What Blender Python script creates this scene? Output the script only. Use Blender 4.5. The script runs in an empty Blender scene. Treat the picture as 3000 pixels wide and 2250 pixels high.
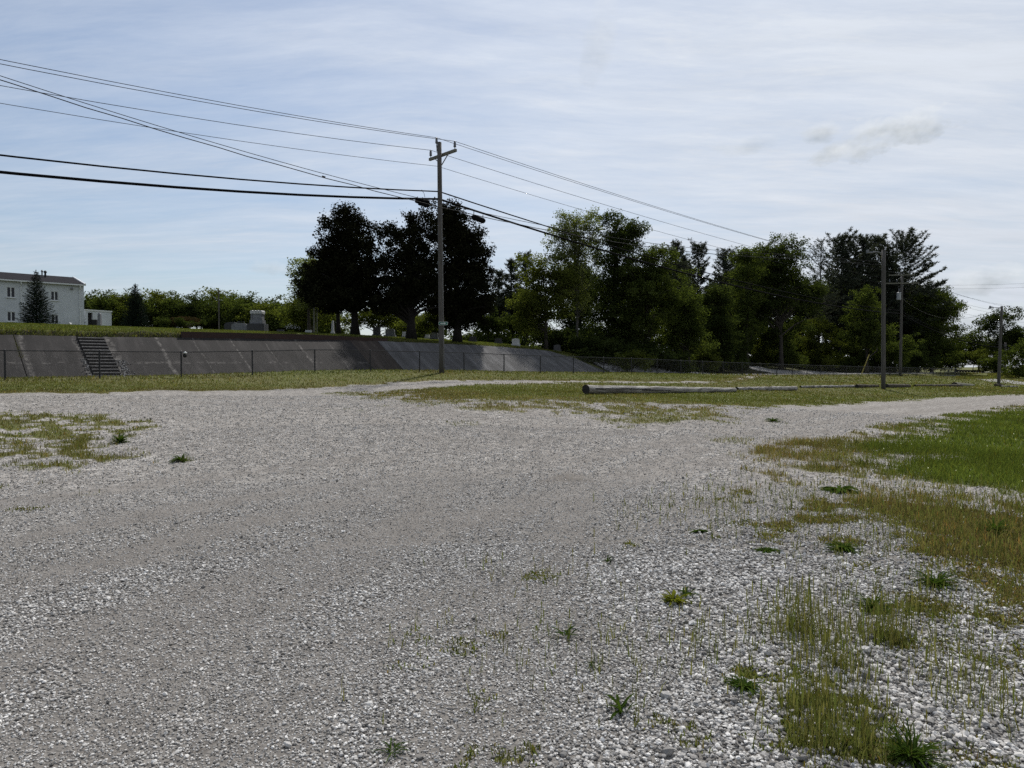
import bpy, math, random
import numpy as np
from mathutils import Vector

# ------------------------------------------------------------------ basics
random.seed(7)
SC = bpy.context.scene
COL = SC.collection
F, CX, CY, EYE, YH = 2100.0, 1500.0, 1125.0, 1.6, 1075.0
PITCH = math.atan((CY - YH) / F)
CP, SP = math.cos(PITCH), math.sin(PITCH)


def at(px, py, Y):
    """world point seen at photo pixel (px, py) at depth Y metres"""
    a, b = (px - CX) / F, -(py - CY) / F
    d = (a, CP + b * SP, -SP + b * CP)
    k = Y / d[1]
    return Vector((d[0] * k, Y, EYE + d[2] * k))


def zat(py, Y):
    return at(CX, py, Y).z


def xat(px, Y):
    return at(px, YH, Y).x


def smooth(a, b, x):
    t = np.clip((np.asarray(x, float) - a) / (b - a), 0, 1)
    return t * t * (3 - 2 * t)


def vnoise(x, y, seed=0):
    x = np.asarray(x, float); y = np.asarray(y, float)
    xi = np.floor(x).astype(np.int64); yi = np.floor(y).astype(np.int64)
    fx = x - xi; fy = y - yi
    fx = fx * fx * (3 - 2 * fx); fy = fy * fy * (3 - 2 * fy)

    def h(i, j):
        n = (i * 374761393 + j * 668265263 + seed * 974634757) & 0xFFFFFFFF
        n = ((n ^ (n >> 13)) * 1274126177) & 0xFFFFFFFF
        return ((n ^ (n >> 16)) & 0xFFFF) / 65535.0
    return (h(xi, yi) * (1 - fx) + h(xi + 1, yi) * fx) * (1 - fy) + (h(xi, yi + 1) * (1 - fx) + h(xi + 1, yi + 1) * fx) * fy


def fbm(x, y, seed=0, octv=4):
    s, a, t = 0.0, 1.0, 0.0
    for o in range(octv):
        s = s + a * vnoise(x * 2 ** o, y * 2 ** o, seed + o * 17); t += a; a *= 0.5
    return s / t


# ------------------------------------------------------------------ the fence line carries the layout
FY0 = 27.0
P0 = np.array([(15 - CX) / F * FY0, FY0])
_a, _b = (3766 - CX) / F, 1.0
D = np.array([_a, _b]) / math.hypot(_a, _b)          # along the fence, to the right and away
N = np.array([D[1], -D[0]])                          # towards the camera side
STEP = 0.0798 * FY0 / D[1]


def tu(x, y):
    rx, ry = np.asarray(x) - P0[0], np.asarray(y) - P0[1]
    return rx * D[0] + ry * D[1], rx * N[0] + ry * N[1]


def xy(t, u):
    return P0[0] + t * D[0] + u * N[0], P0[1] + t * D[1] + u * N[1]


POST_BASE = [1114.7, 1111, 1107, 1094, 1087.5, 1086.5, 1087.5, 1090, 1092, 1091.8, 1091.6, 1093, 1095, 1096, 1096.7, 1097.7, 1099.5,
             1099.7, 1100, 1101, 1101.7, 1102, 1102, 1102, 1102.3, 1102.5, 1102.5, 1102.5, 1102.5, 1102.5, 1102.3, 1102, 1102, 1102, 1102, 1102, 1101.7]
FT, FZ = [], []
for i, yb in enumerate(POST_BASE):
    Yd = FY0 * (1 + 0.0798 * i)
    FT.append(i * STEP); FZ.append(zat(yb, Yd))
FT, FZ = np.array(FT), np.array(FZ)
FZ = np.convolve(np.pad(FZ, 1, mode='edge'), [.25, .5, .25], 'valid')


def fence_z(t):
    return np.interp(t, FT, FZ)


def road_z(t):
    return np.interp(t, [-60, 0, 20, 40, 60, 80, 110, 160], [.95, 1.0, 1.05, 1.0, .86, .74, .66, .6])


_ctrl = []
for i in (0, 2, 4, 6, 8, 11, 14, 18, 23, 29, 36):
    x, y = xy(FT[i], 0); _ctrl.append((x, y, FZ[i]))
for px, py, Y in ((1715, 1155, 26), (2150, 1150, 37), (2333, 1147, 43), (2588, 1140, 46), (2925, 1132, 66), (0, 1150, 22), (0, 1222, 17),
                  (900, 1138, 30), (1300, 1117, 35), (1500, 1180, 21), (1500, 1250, 16), (1000, 1250, 15), (400, 1300, 13), (2200, 1200, 23),
                  (2700, 1170, 36), (2100, 1118, 47), (2980, 1115, 85), (2700, 1123, 66)):
    p = at(px, py, Y); _ctrl.append((p.x, p.y, p.z))
for x, y, z in ((0, 0, 0), (-5, 6, 0), (5, 6, 0), (0, 8, 0), (0, -25, -.1), (-25, -15, 0), (25, -15, -.2), (9, 10, .0), (13, 16, .0), (26, 36, .0),
                (30, 20, -.1), (-40, 0, .6), (-45, -20, .4), (60, 40, -.4), (90, 70, -.4), (-60, 10, 1.0)):
    _ctrl.append((x, y, z))
_ctrl = np.array(_ctrl)


def _phi(r2):
    return 0.5 * r2 * np.log(r2 + 1e-9)


_n = len(_ctrl)
_K = np.zeros((_n + 3, _n + 3))
_r2 = ((_ctrl[:, None, :2] - _ctrl[None, :, :2]) ** 2).sum(-1)
_K[:_n, :_n] = _phi(_r2) + np.eye(_n) * 6.0
_K[:_n, _n] = 1; _K[:_n, _n + 1:] = _ctrl[:, :2]
_K[_n, :_n] = 1; _K[_n + 1:, :_n] = _ctrl[:, :2].T
_w = np.linalg.solve(_K, np.concatenate([_ctrl[:, 2], np.zeros(3)]))


def ground_z(x, y):
    x = np.atleast_1d(np.asarray(x, float)); y = np.atleast_1d(np.asarray(y, float))
    out = np.zeros(x.shape)
    xf, yf, of = x.ravel(), y.ravel(), out.ravel()
    for s in range(0, len(xf), 40000):
        e = slice(s, s + 40000)
        r2 = (xf[e, None] - _ctrl[None, :, 0]) ** 2 + (yf[e, None] - _ctrl[None, :, 1]) ** 2
        of[e] = _phi(r2) @ _w[:_n] + _w[_n] + _w[_n + 1] * xf[e] + _w[_n + 2] * yf[e]
    z = of.reshape(x.shape)
    dist = np.hypot(x - 10, y - 30)
    far = smooth(70, 130, dist)
    z = z * (1 - far) + 0.2 * far
    t, u = tu(x, y)
    w = smooth(-0.8, -2.6, u) * (1 - smooth(150, 190, t)) * smooth(-80, -50, t)
    z = z * (1 - w) + (road_z(t) - 0.03) * w
    r = np.hypot(x, y)
    z = z + 0.05 * (fbm(x * .35, y * .35, 3, 3) - .5) * smooth(2, 8, r)
    return z


def gz(x, y):
    return float(ground_z(x, y)[0])


# hill behind the road: revetment slope, lip, lawn up to the crest, plateau
WB = 9.0            # wall base, metres beyond the fence
RUN = 3.9           # horizontal run of the concrete slope


def wall_top(t):
    return np.interp(t, [-60, 1.5, 24, 34, 41, 45, 48], [3.15, 3.22, 3.47, 3.35, 3.1, 2.8, 2.5])


def hill_z(t, s):
    t = np.asarray(t, float); s = np.asarray(s, float)
    zb = road_z(t)
    zt = wall_top(t)
    lip = np.interp(t, [-60, 24, 30, 60], [.40, .40, .22, .1])
    crest = np.interp(t, [-60, 0, 6, 28, 42, 60], [4.66, 4.62, 4.64, 4.62, 4.45, 4.0])
    zz = zb + (zt - zb) * np.clip(s / RUN, 0, 1)
    zz = zz + lip * smooth(RUN + .05, RUN + .45, s)
    zz = zz + (crest - zt - lip) * (1 - (1 - np.clip((s - RUN - .4) / 15.0, 0, 1)) ** 1.6)
    zz = zz + np.interp(s, [0, 19, 60, 200], [0, 0, 1.0, 1.6]) * np.interp(t, [0, 60], [1, .4])
    E = 1 - smooth(45, 70, t)
    rise = .95 * smooth(2, 8, s) * smooth(48, 60, t) * (1 - smooth(92, 112, t))
    return zb + np.maximum((zz - zb) * E, rise) - 0.04


def land_z(x, y):
    g = ground_z(x, y)
    t, u = tu(x, y)
    s = -(u + WB)
    h = hill_z(t, np.maximum(s, 0))
    return np.where(s > 0, np.maximum(g, h), g)


def lz(x, y):
    return float(land_z(np.array([x]), np.array([y]))[0])


def on_land(px, py, Y):
    """depth at which the ray first meets the bank near depth Y; Y itself if it passes over the crest"""
    for q in np.arange(Y - 8, Y + 7, .25):
        p = at(px, py, q)
        if lz(p.x, q) >= p.z:
            return float(q)
    return Y


def hit(px, py):
    """first point of the camera-side ground under a photo pixel"""
    Y = np.geomspace(1.5, 140, 1500)
    a, b = (px - CX) / F, -(py - CY) / F
    d1 = CP + b * SP
    X = a / d1 * Y; Z = EYE + (-SP + b * CP) / d1 * Y
    G = ground_z(X, Y)
    k = np.nonzero(Z <= G)[0]
    if len(k) == 0:
        return X[-1], Y[-1]
    return X[k[0]], Y[k[0]]


# ------------------------------------------------------------------ mesh helpers
class MB:
    def __init__(self):
        self.v = []; self.f = []; self.uv = None

    def add(self, vs, fs):
        o = len(self.v)
        self.v.extend([tuple(p) for p in vs]); self.f.extend([tuple(i + o for i in q) for q in fs])

    def box(self, c, sx, sy, sz, ax=(1, 0, 0), ay=(0, 1, 0), az=(0, 0, 1)):
        c = Vector(c); ax = Vector(ax) * sx / 2; ay = Vector(ay) * sy / 2; az = Vector(az) * sz / 2
        vs = [c + i * ax + j * ay + k * az for k in (-1, 1) for j in (-1, 1) for i in (-1, 1)]
        self.add(vs, [(0, 2, 3, 1), (4, 5, 7, 6), (0, 1, 5, 4), (2, 6, 7, 3), (0, 4, 6, 2), (1, 3, 7, 5)])

    def bar(self, p, q, w, h):
        p, q = Vector(p), Vector(q); ax = (q - p)
        L = ax.length; ax.normalize()
        up = Vector((0, 0, 1)) if abs(ax.z) < .95 else Vector((1, 0, 0))
        ay = up.cross(ax).normalized(); az = ax.cross(ay)
        self.box((p + q) / 2, L, w, h, ax, ay, az)

    def tube(self, pts, r, n=8, caps=True):
        pts = [Vector(p) for p in pts]
        rs = r if isinstance(r, (list, tuple, np.ndarray)) else [r] * len(pts)
        o = len(self.v); m = len(pts)
        tan0 = (pts[1] - pts[0]).normalized()
        ref = Vector((0, 0, 1)) if abs(tan0.z) < .9 else Vector((1, 0, 0))
        for i, p in enumerate(pts):
            tn = (pts[min(i + 1, m - 1)] - pts[max(i - 1, 0)]).normalized()
            a = tn.cross(ref)
            if a.length < 1e-4:
                a = tn.cross(Vector((0, 1, 0)))
            a.normalize(); b = a.cross(tn)
            for k in range(n):
                an = 2 * math.pi * k / n
                self.v.append(tuple(p + (a * math.cos(an) + b * math.sin(an)) * rs[i]))
        for i in range(m - 1):
            for k in range(n):
                k2 = (k + 1) % n
                self.f.append((o + i * n + k, o + i * n + k2, o + (i + 1) * n + k2, o + (i + 1) * n + k))
        if caps:
            self.f.append(tuple(o + k for k in reversed(range(n))))
            self.f.append(tuple(o + (m - 1) * n + k for k in range(n)))

    def lathe(self, c, prof, n=14):
        c = Vector(c)
        self.tube([c + Vector((0, 0, z)) for _, z in prof], [max(r, .001) for r, _ in prof], n)

    def prism(self, poly, c, ax, ay, az, depth):
        """2D outline (x, y) in the plane ax, ay, pushed along az"""
        c, ax, ay, az = Vector(c), Vector(ax), Vector(ay), Vector(az)
        n = len(poly)
        vs = [c + ax * x + ay * y for x, y in poly] + [c + ax * x + ay * y + az * depth for x, y in poly]
        self.add(vs, [tuple(reversed(range(n))), tuple(range(n, 2 * n))] + [(i, (i + 1) % n, (i + 1) % n + n, i + n) for i in range(n)])


def link(name, me, mat, parent=None, loc=(0, 0, 0)):
    o = bpy.data.objects.new(name, me)
    COL.objects.link(o)
    if mat is not None:
        me.materials.append(mat)
    if parent is not None:
        o.parent = parent
    else:
        o.location = loc
    return o


def obj(name, mb, mat, parent=None, base=None, smoothf=False):
    """mb in world metres -> one mesh object; its origin is the parent thing's base (or its own)"""
    if parent is not None:
        r = parent
        off = Vector((0, 0, 0))
        while r is not None:
            off += Vector(r.location); r = r.parent
    else:
        off = Vector(base) if base is not None else Vector((0, 0, 0))
    me = bpy.data.meshes.new(name)
    me.from_pydata([(v[0] - off.x, v[1] - off.y, v[2] - off.z) for v in mb.v], [], mb.f)
    me.update()
    if smoothf:
        me.polygons.foreach_set('use_smooth', [True] * len(me.polygons))
    return link(name, me, mat, parent, off)


def arrays(name, V, quads=None, tris=None, col=None, mat=None, parent=None, smoothf=False, base=None):
    me = bpy.data.meshes.new(name)
    V = np.asarray(V, np.float32)
    if parent is not None:
        V = V - np.array(parent.location, np.float32)
    elif base is not None:
        V = V - np.array(base, np.float32)
    me.vertices.add(len(V)); me.vertices.foreach_set('co', V.ravel())
    idx, st = [], []
    c = 0
    if quads is not None and len(quads):
        idx.append(np.asarray(quads, np.int32).ravel()); st.append(np.arange(len(quads), dtype=np.int32) * 4); c = len(quads) * 4
    if tris is not None and len(tris):
        idx.append(np.asarray(tris, np.int32).ravel()); st.append(c + np.arange(len(tris), dtype=np.int32) * 3)
    idx = np.concatenate(idx); st = np.concatenate(st)
    me.loops.add(len(idx)); me.loops.foreach_set('vertex_index', idx)
    me.polygons.add(len(st)); me.polygons.foreach_set('loop_start', st)
    me.polygons.foreach_set('use_smooth', np.full(len(st), smoothf, bool))
    me.update(calc_edges=True)
    if col is not None:
        for k, v in col.items():
            v = np.asarray(v, np.float32)
            if v.ndim == 1:
                at_ = me.attributes.new(k, 'FLOAT', 'POINT'); at_.data.foreach_set('value', v)
            else:
                at_ = me.attributes.new(k, 'FLOAT_COLOR', 'POINT')
                at_.data.foreach_set('color', np.concatenate([v, np.ones((len(v), 1), np.float32)], 1).ravel())
    return link(name, me, mat, parent, base or (0, 0, 0))


def tag(o, label=None, cat=None, group=None, kind=None):
    if label: o['label'] = label
    if cat: o['category'] = cat
    if group: o['group'] = group
    if kind: o['kind'] = kind
    return o


def thing(name, label, cat, loc, group=None):
    o = bpy.data.objects.new(name, None); COL.objects.link(o)
    o.location = loc; o.empty_display_size = .3
    return tag(o, label, cat, group)


# ------------------------------------------------------------------ materials
class NT:
    def __init__(self, name):
        self.m = bpy.data.materials.new(name); self.m.use_nodes = True
        self.t = self.m.node_tree; self.t.nodes.clear()
        self.out = self.n('ShaderNodeOutputMaterial')

    def n(self, typ, **kw):
        nd = self.t.nodes.new(typ)
        for k, v in kw.items():
            setattr(nd, k, v)
        return nd

    def set(self, sock, v):
        if hasattr(v, 'is_output'):
            self.t.links.new(v, sock)
        elif isinstance(v, (tuple, list)) and len(v) == 3 and sock.type == 'RGBA':
            sock.default_value = (*v, 1)
        else:
            sock.default_value = v

    def obj(self):
        return self.n('ShaderNodeTexCoord').outputs['Object']

    def map(self, vec, scale=(1, 1, 1), rot=(0, 0, 0)):
        m = self.n('ShaderNodeMapping'); self.set(m.inputs['Vector'], vec)
        m.inputs['Scale'].default_value = scale; m.inputs['Rotation'].default_value = rot
        return m.outputs[0]

    def noise(self, vec, scale, detail=4, rough=.55, out='Fac'):
        x = self.n('ShaderNodeTexNoise'); self.set(x.inputs['Vector'], vec)
        x.inputs['Scale'].default_value = scale; x.inputs['Detail'].default_value = detail; x.inputs['Roughness'].default_value = rough
        return x.outputs[out]

    def voro(self, vec, scale, out='Color', feature='F1', rnd=1.0):
        x = self.n('ShaderNodeTexVoronoi', feature=feature); self.set(x.inputs['Vector'], vec)
        x.inputs['Scale'].default_value = scale; x.inputs['Randomness'].default_value = rnd
        return x.outputs[out]

    def ramp(self, fac, stops):
        r = self.n('ShaderNodeValToRGB'); self.set(r.inputs[0], fac)
        els = r.color_ramp.elements
        while len(els) < len(stops):
            els.new(.5)
        for e, (p, c) in zip(els, stops):
            e.position = p; e.color = (*c, 1) if len(c) == 3 else c
        return r.outputs[0]

    def rng(self, v, a, b, c=0., d=1.):
        m = self.n('ShaderNodeMapRange'); self.set(m.inputs[0], v)
        for k, q in enumerate((a, b, c, d)):
            m.inputs[k + 1].default_value = q
        return m.outputs[0]

    def mix(self, f, a, b, mode='MIX'):
        m = self.n('ShaderNodeMix', data_type='RGBA', blend_type=mode)
        self.set(m.inputs[0], f); self.set(m.inputs[6], a); self.set(m.inputs[7], b)
        return m.outputs[2]

    def math(self, op, a, b=0., clamp=False):
        m = self.n('ShaderNodeMath', operation=op, use_clamp=clamp)
        self.set(m.inputs[0], a); self.set(m.inputs[1], b)
        return m.outputs[0]

    def attr(self, name, out='Fac'):
        return self.n('ShaderNodeAttribute', attribute_name=name).outputs[out]

    def bump(self, h, dist=.02, strength=1.0):
        b = self.n('ShaderNodeBump'); self.set(b.inputs['Height'], h)
        b.inputs['Distance'].default_value = dist; b.inputs['Strength'].default_value = strength
        return b.outputs[0]

    def pbr(self, col, rough=.85, normal=None, metal=0., spec=.3):
        p = self.n('ShaderNodeBsdfPrincipled')
        self.set(p.inputs['Base Color'], col); self.set(p.inputs['Roughness'], rough)
        p.inputs['Metallic'].default_value = metal; p.inputs['Specular IOR Level'].default_value = spec
        if normal is not None: self.set(p.inputs['Normal'], normal)
        self.t.links.new(p.outputs[0], self.out.inputs[0])
        return self.m


def mat_noise(name, c1, c2, scale=6, rough=.8, bump=.0, stretch=(1, 1, 1), metal=0., spec=.3, detail=5):
    k = NT(name); v = k.map(k.obj(), stretch)
    f = k.noise(v, scale, detail, .6)
    c = k.ramp(f, [(.3, c1), (.72, c2)])
    nb = k.bump(f, bump) if bump else None
    return k.pbr(c, rough, nb, metal, spec)


def mat_leaf(name, c1, c2, c3, trans=.3, tcol=None, vary=.6):
    """foliage: colour varies leaf by leaf and in slow patches"""
    k = NT(name)
    isl = k.n('ShaderNodeNewGeometry').outputs['Random Per Island']
    nz = k.noise(k.obj(), vary, 2)
    f = k.math('ADD', k.math('ADD', k.math('MULTIPLY', isl, .36), k.math('MULTIPLY', k.attr('clump'), .40)), k.rng(nz, .3, .7, 0, .3))
    c = k.ramp(f, [(.1, c1), (.5, c2), (.95, c3)])
    d = k.n('ShaderNodeBsdfDiffuse'); k.set(d.inputs[0], c)
    if trans <= 0:
        k.t.links.new(d.outputs[0], k.out.inputs[0]); return k.m
    t = k.n('ShaderNodeBsdfTranslucent')
    k.set(t.inputs[0], k.mix(1.0, c, tcol or (1.3, 1.35, .6), 'MULTIPLY'))
    m = k.n('ShaderNodeMixShader'); m.inputs[0].default_value = trans
    k.t.links.new(d.outputs[0], m.inputs[1]); k.t.links.new(t.outputs[0], m.inputs[2])
    k.t.links.new(m.outputs[0], k.out.inputs[0])
    return k.m


def mat_blade(name, trans=.3):
    k = NT(name)
    c = k.attr('tint', 'Color')
    d = k.n('ShaderNodeBsdfDiffuse'); k.set(d.inputs[0], c)
    t = k.n('ShaderNodeBsdfTranslucent'); k.set(t.inputs[0], k.mix(1.0, c, (1.15, 1.2, .7), 'MULTIPLY'))
    m = k.n('ShaderNodeMixShader'); m.inputs[0].default_value = trans
    k.t.links.new(d.outputs[0], m.inputs[1]); k.t.links.new(t.outputs[0], m.inputs[2])
    k.t.links.new(m.outputs[0], k.out.inputs[0])
    return k.m


M = {}
M['pole'] = mat_noise('weathered_pole_wood', (.040, .037, .033), (.115, .107, .098), 5, .9, .01, (6, 6, .35))
M['pole_dark'] = mat_noise('dark_pole_wood', (.05, .045, .04), (.12, .11, .10), 5, .9, .01, (6, 6, .35))
M['arm'] = mat_noise('crossarm_wood', (.10, .10, .08), (.18, .175, .14), 4, .9, .005, (2, 2, 8))
k = NT('grey_log_wood'); v = k.map(k.map(k.obj(), (1, 1, 1), (0, 0, -math.radians(52.5))), (.5, 9, 9))
f1 = k.noise(v, 1.6, 8, .7); f2 = k.noise(k.map(k.map(k.obj(), (1, 1, 1), (0, 0, -math.radians(52.5))), (.25, 3, 3)), 2.2, 5, .6)
c = k.ramp(f1, [(.30, (.06, .055, .05)), (.46, (.28, .265, .245)), (.70, (.52, .50, .47))])
c = k.mix(k.rng(f2, .46, .66, 0, .8), c, (.065, .058, .052))
M['log'] = k.pbr(c, .95, k.bump(k.math('ADD', f1, f2), .05), spec=.1)
M['logend'] = mat_noise('dark_log_end', (.012, .011, .010), (.05, .045, .04), 9, .95, .02)
M['rot'] = mat_noise('rotten_wood', (.02, .016, .012), (.10, .085, .06), 7, .95, .03)
M['insul'] = mat_noise('brown_grey_porcelain', (.06, .065, .075), (.12, .125, .14), 8, .35)
M['steel'] = mat_noise('galvanised_steel', (.12, .125, .13), (.22, .225, .23), 9, .5, metal=.6)
M['darksteel'] = mat_noise('backlit_dark_steel', (.012, .012, .013), (.03, .03, .032), 9, .55)  # galvanised steel coloured dark, its backlit shade put into the colour
M['wire'] = mat_noise('dark_conductor', (.012, .013, .014), (.025, .026, .028), 9, .8, spec=.1)
M['cable'] = mat_noise('black_cable_sheath', (.004, .004, .005), (.009, .009, .011), 9, .9, spec=.05)
M['link'] = mat_noise('chain_link_wire', (.06, .06, .062), (.11, .11, .112), 9, .6)
M['transf'] = mat_noise('transformer_grey_paint', (.22, .235, .245), (.3, .31, .32), 5, .5)
M['lampgrey'] = mat_noise('lamp_grey_paint', (.10, .105, .11), (.16, .165, .17), 6, .5)
M['green'] = mat_noise('green_sign_sheeting', (.008, .09, .06), (.012, .12, .08), 8, .4)
M['white'] = mat_noise('white_sign_sheeting', (.48, .5, .5), (.6, .6, .6), 8, .4)
M['yellow'] = mat_noise('yellow_guard_plastic', (.30, .25, .05), (.36, .30, .07), 6, .5)
M['roofing'] = mat_noise('dark_shingles', (.013, .0125, .015), (.024, .023, .026), 5, .95, .01, (1, 1, 1), spec=.05)
M['trim'] = mat_noise('white_trim_paint', (.48, .5, .52), (.58, .6, .6), 4, .5)
M['glass'] = mat_noise('dark_window_glass', (.008, .010, .015), (.018, .021, .03), 1.2, .15, spec=.3)
M['white_block'] = mat_noise('sunlit_white_block', (.50, .52, .54), (.62, .63, .62), 3, .8, .01)  # sunlight put into the colour: shed top lighter than its walls
M['dark_stone'] = mat_noise('dark_polished_granite', (.02, .02, .022), (.05, .05, .055), 8, .4)
M['grey_stone'] = mat_noise('grey_granite', (.11, .115, .13), (.2, .205, .215), 7, .8, .01)
M['pale_stone'] = mat_noise('pale_marble', (.34, .35, .36), (.5, .5, .49), 6, .7, .01)
M['black'] = mat_noise('near_black', (.006, .006, .007), (.015, .015, .016), 5, .7)
M['bark'] = mat_noise('brown_bark', (.022, .019, .016), (.06, .052, .044), 5, .95, .03, (4, 4, .6))
M['bark_dark'] = mat_noise('dark_bark', (.006, .005, .0045), (.017, .014, .012), 5, .95, .03, (4, 4, .6))
M['bark_grey'] = mat_noise('grey_bark', (.05, .047, .042), (.11, .104, .095), 5, .95, .03, (4, 4, .6))
M['pipe'] = mat_noise('mossy_pipe', (.05, .05, .035), (.12, .12, .085), 6, .9)
M['blade'] = mat_blade('grass_blades', .45)
M['flower'] = mat_noise('white_petals', (.6, .6, .62), (.7, .7, .7), 9, .8)
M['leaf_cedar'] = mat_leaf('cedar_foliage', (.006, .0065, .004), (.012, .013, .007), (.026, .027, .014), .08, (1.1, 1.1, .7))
M['leaf_pine'] = mat_leaf('pine_needles', (.016, .021, .015), (.038, .046, .033), (.080, .088, .062), .25, (1.2, 1.2, .8))
M['leaf_spruce'] = mat_leaf('spruce_needles', (.011, .017, .012), (.022, .033, .025), (.050, .068, .053), .05, (1.1, 1.1, .8))
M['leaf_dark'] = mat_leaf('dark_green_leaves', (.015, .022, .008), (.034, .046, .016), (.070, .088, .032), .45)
M['leaf_mid'] = mat_leaf('mid_green_leaves', (.022, .031, .009), (.050, .066, .019), (.100, .122, .040), .46)
M['leaf_light'] = mat_leaf('light_green_leaves', (.045, .055, .024), (.098, .115, .050), (.185, .205, .10), .5)
M['leaf_yellow'] = mat_leaf('yellow_green_leaves', (.030, .038, .009), (.066, .079, .019), (.125, .140, .042), .46)
M['leaf_rust'] = mat_leaf('rusty_shrub_leaves', (.022, .016, .009), (.045, .033, .017), (.075, .058, .03), .25, (1.1, 1.05, .7))
M['weed'] = mat_leaf('weed_leaves', (.028, .050, .010), (.055, .09, .016), (.09, .13, .03), .3)
M['weed_yellow'] = mat_leaf('yellow_weed_leaves', (.10, .11, .012), (.16, .17, .02), (.22, .22, .03), .3)
# ------------------------------------------------------------------ what grows where (regions laid on the ground)
def region(pts):
    return np.array([hit(*p) for p in pts])


def sdist(poly, x, y):
    """signed distance, positive inside"""
    d = np.full(x.shape, 1e9); ins = np.zeros(x.shape, bool)
    n = len(poly)
    for i in range(n):
        ax, ay = poly[i]; bx, by = poly[(i + 1) % n]
        ex, ey = bx - ax, by - ay
        k = np.clip(((x - ax) * ex + (y - ay) * ey) / (ex * ex + ey * ey + 1e-12), 0, 1)
        d = np.minimum(d, np.hypot(x - ax - k * ex, y - ay - k * ey))
        c = (ay > y) != (by > y)
        with np.errstate(divide='ignore', invalid='ignore'):
            xi = (bx - ax) * (y - ay) / (by - ay + 1e-12) + ax
        ins ^= c & (x < xi)
    return np.where(ins, d, -d)


def sline(pts, x, y):
    d = np.full(x.shape, 1e9)
    for (ax, ay), (bx, by) in zip(pts[:-1], pts[1:]):
        ex, ey = bx - ax, by - ay
        k = np.clip(((x - ax) * ex + (y - ay) * ey) / (ex * ex + ey * ey + 1e-12), 0, 1)
        d = np.minimum(d, np.hypot(x - ax - k * ex, y - ay - k * ey))
    return d


# the gravel: everything in this outline that the grass regions do not take back
R_BAND = np.concatenate([region([(-300, 1155), (0, 1152), (150, 1149), (300, 1153), (480, 1142), (600, 1146), (900, 1139), (1080, 1127), (1300, 1116),
                                 (1500, 1114), (1700, 1116.5), (2000, 1118), (2140, 1118.5)]),
                         np.array([[60, 150], [-120, 150], [-60, 10]])])
R_FIELD = np.concatenate([region([(2140, 1118), (2050, 1122), (1750, 1121), (1450, 1125), (1250, 1135), (1180, 1147), (1220, 1160), (1330, 1172), (1480, 1172),
                                  (1620, 1172), (1800, 1178), (1980, 1187), (2150, 1190), (2350, 1190), (2520, 1181), (2700, 1169), (3000, 1157)]),
                          np.array([[75, 62], [110, 120], [60, 150]])])
R_PATCHY = region([(960, 1150), (1250, 1140), (1500, 1160), (1900, 1180), (2180, 1188), (2160, 1215), (2080, 1235), (1990, 1240), (1860, 1245), (1800, 1228),
                   (1640, 1222), (1500, 1212), (1350, 1195), (1180, 1176)])
R_LAWN = np.concatenate([region([(3080, 1192), (2900, 1208), (2760, 1236), (2650, 1275), (2560, 1320), (2530, 1355), (2600, 1395), (2740, 1425), (2860, 1450), (3050, 1480)]),
                         np.array([[14, 7.5], [60, 12], [60, 34]])])
R_FRINGE = np.concatenate([region([(3000, 1186), (2750, 1222), (2560, 1255), (2400, 1285), (2230, 1305), (2180, 1325), (2300, 1360), (2450, 1400), (2540, 1460), (2620, 1530), (2650, 1640),
                                   (2700, 1720), (2690, 1790), (2800, 1840), (2880, 1900), (2900, 1980), (2940, 2060), (2990, 2160), (3020, 2260)]), np.array([[4.0, 1.0], [12, 1], [40, 14], [40, 30]])])
R_SPARSE = region([(2150, 1330), (2420, 1380), (2560, 1480), (2650, 1660), (2600, 1760), (2450, 1640), (2280, 1640), (2150, 1580), (2080, 1480)])
R_LEFT = region([(-250, 1205), (0, 1208), (200, 1212), (330, 1222), (450, 1236), (420, 1262), (330, 1290), (375, 1310), (370, 1345), (280, 1370), (215, 1388), (60, 1362), (-200, 1350)])
SPOTS = [hit(*p) + (r, w) for p, r, w in (((2330, 1985), .20, .8), ((2400, 2060), .26, .85), ((2450, 2150), .26, .85), ((2360, 2180), .2, .8), ((2510, 2215), .28, .9), ((2300, 2100), .15, .6), ((2640, 2220), .22, .9),
                                     ((2600, 1880), .24, .8), ((2210, 1985), .13, .9), ((2150, 2000), .08, .7), ((1985, 2150), .15, .75), ((1915, 2125), .09, .7), ((2050, 2180), .08, .6),
                                     ((1470, 2230), .16, .7), ((1545, 2200), .07, .6), ((1400, 2060), .12, .45), ((1370, 1900), .22, .5), ((1250, 1880), .2, .42), ((1180, 1960), .14, .4), ((1450, 1870), .14, .4), ((1600, 1690), .2, .5),
                                     ((2270, 1800), .1, .45), ((2000, 1760), .10, .6), ((1830, 1600), .2, .5), ((2700, 1780), .3, .8), ((2560, 1790), .14, .8),
                                     ((530, 1350), .3, .8), ((150, 1440), .25, .5), ((20, 1430), .4, .6), ((270, 1450), .18, .6), ((60, 1500), .25, .4), ((330, 1250), .5, .6), ((2450, 1330), .6, .7),
                                     ((1100, 1190), .5, .5), ((1340, 1240), .7, .5), ((1850, 1252), .5, .6), ((2160, 1288), .8, .55), ((2260, 1235), .6, .6), ((1250, 1190), .6, .55), ((1000, 1200), .35, .6), ((1060, 1203), .3, .6))]
def wheel_pair(px):
    """two wheel tracks 1.7 m apart along a line of photo points"""
    p = region(px)
    for _ in range(3):                                             # corner cutting keeps the sweep round
        q = np.empty((2 * len(p) - 2, 2)); q[0::2] = .75 * p[:-1] + .25 * p[1:]; q[1::2] = .25 * p[:-1] + .75 * p[1:]
        p = np.concatenate([p[:1], q, p[-1:]])
    t_ = np.gradient(p, axis=0); t_ /= np.linalg.norm(t_, axis=1)[:, None]
    n_ = np.stack([t_[:, 1], -t_[:, 0]], 1)
    return [p + n_ * .85, p - n_ * .85]


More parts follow.
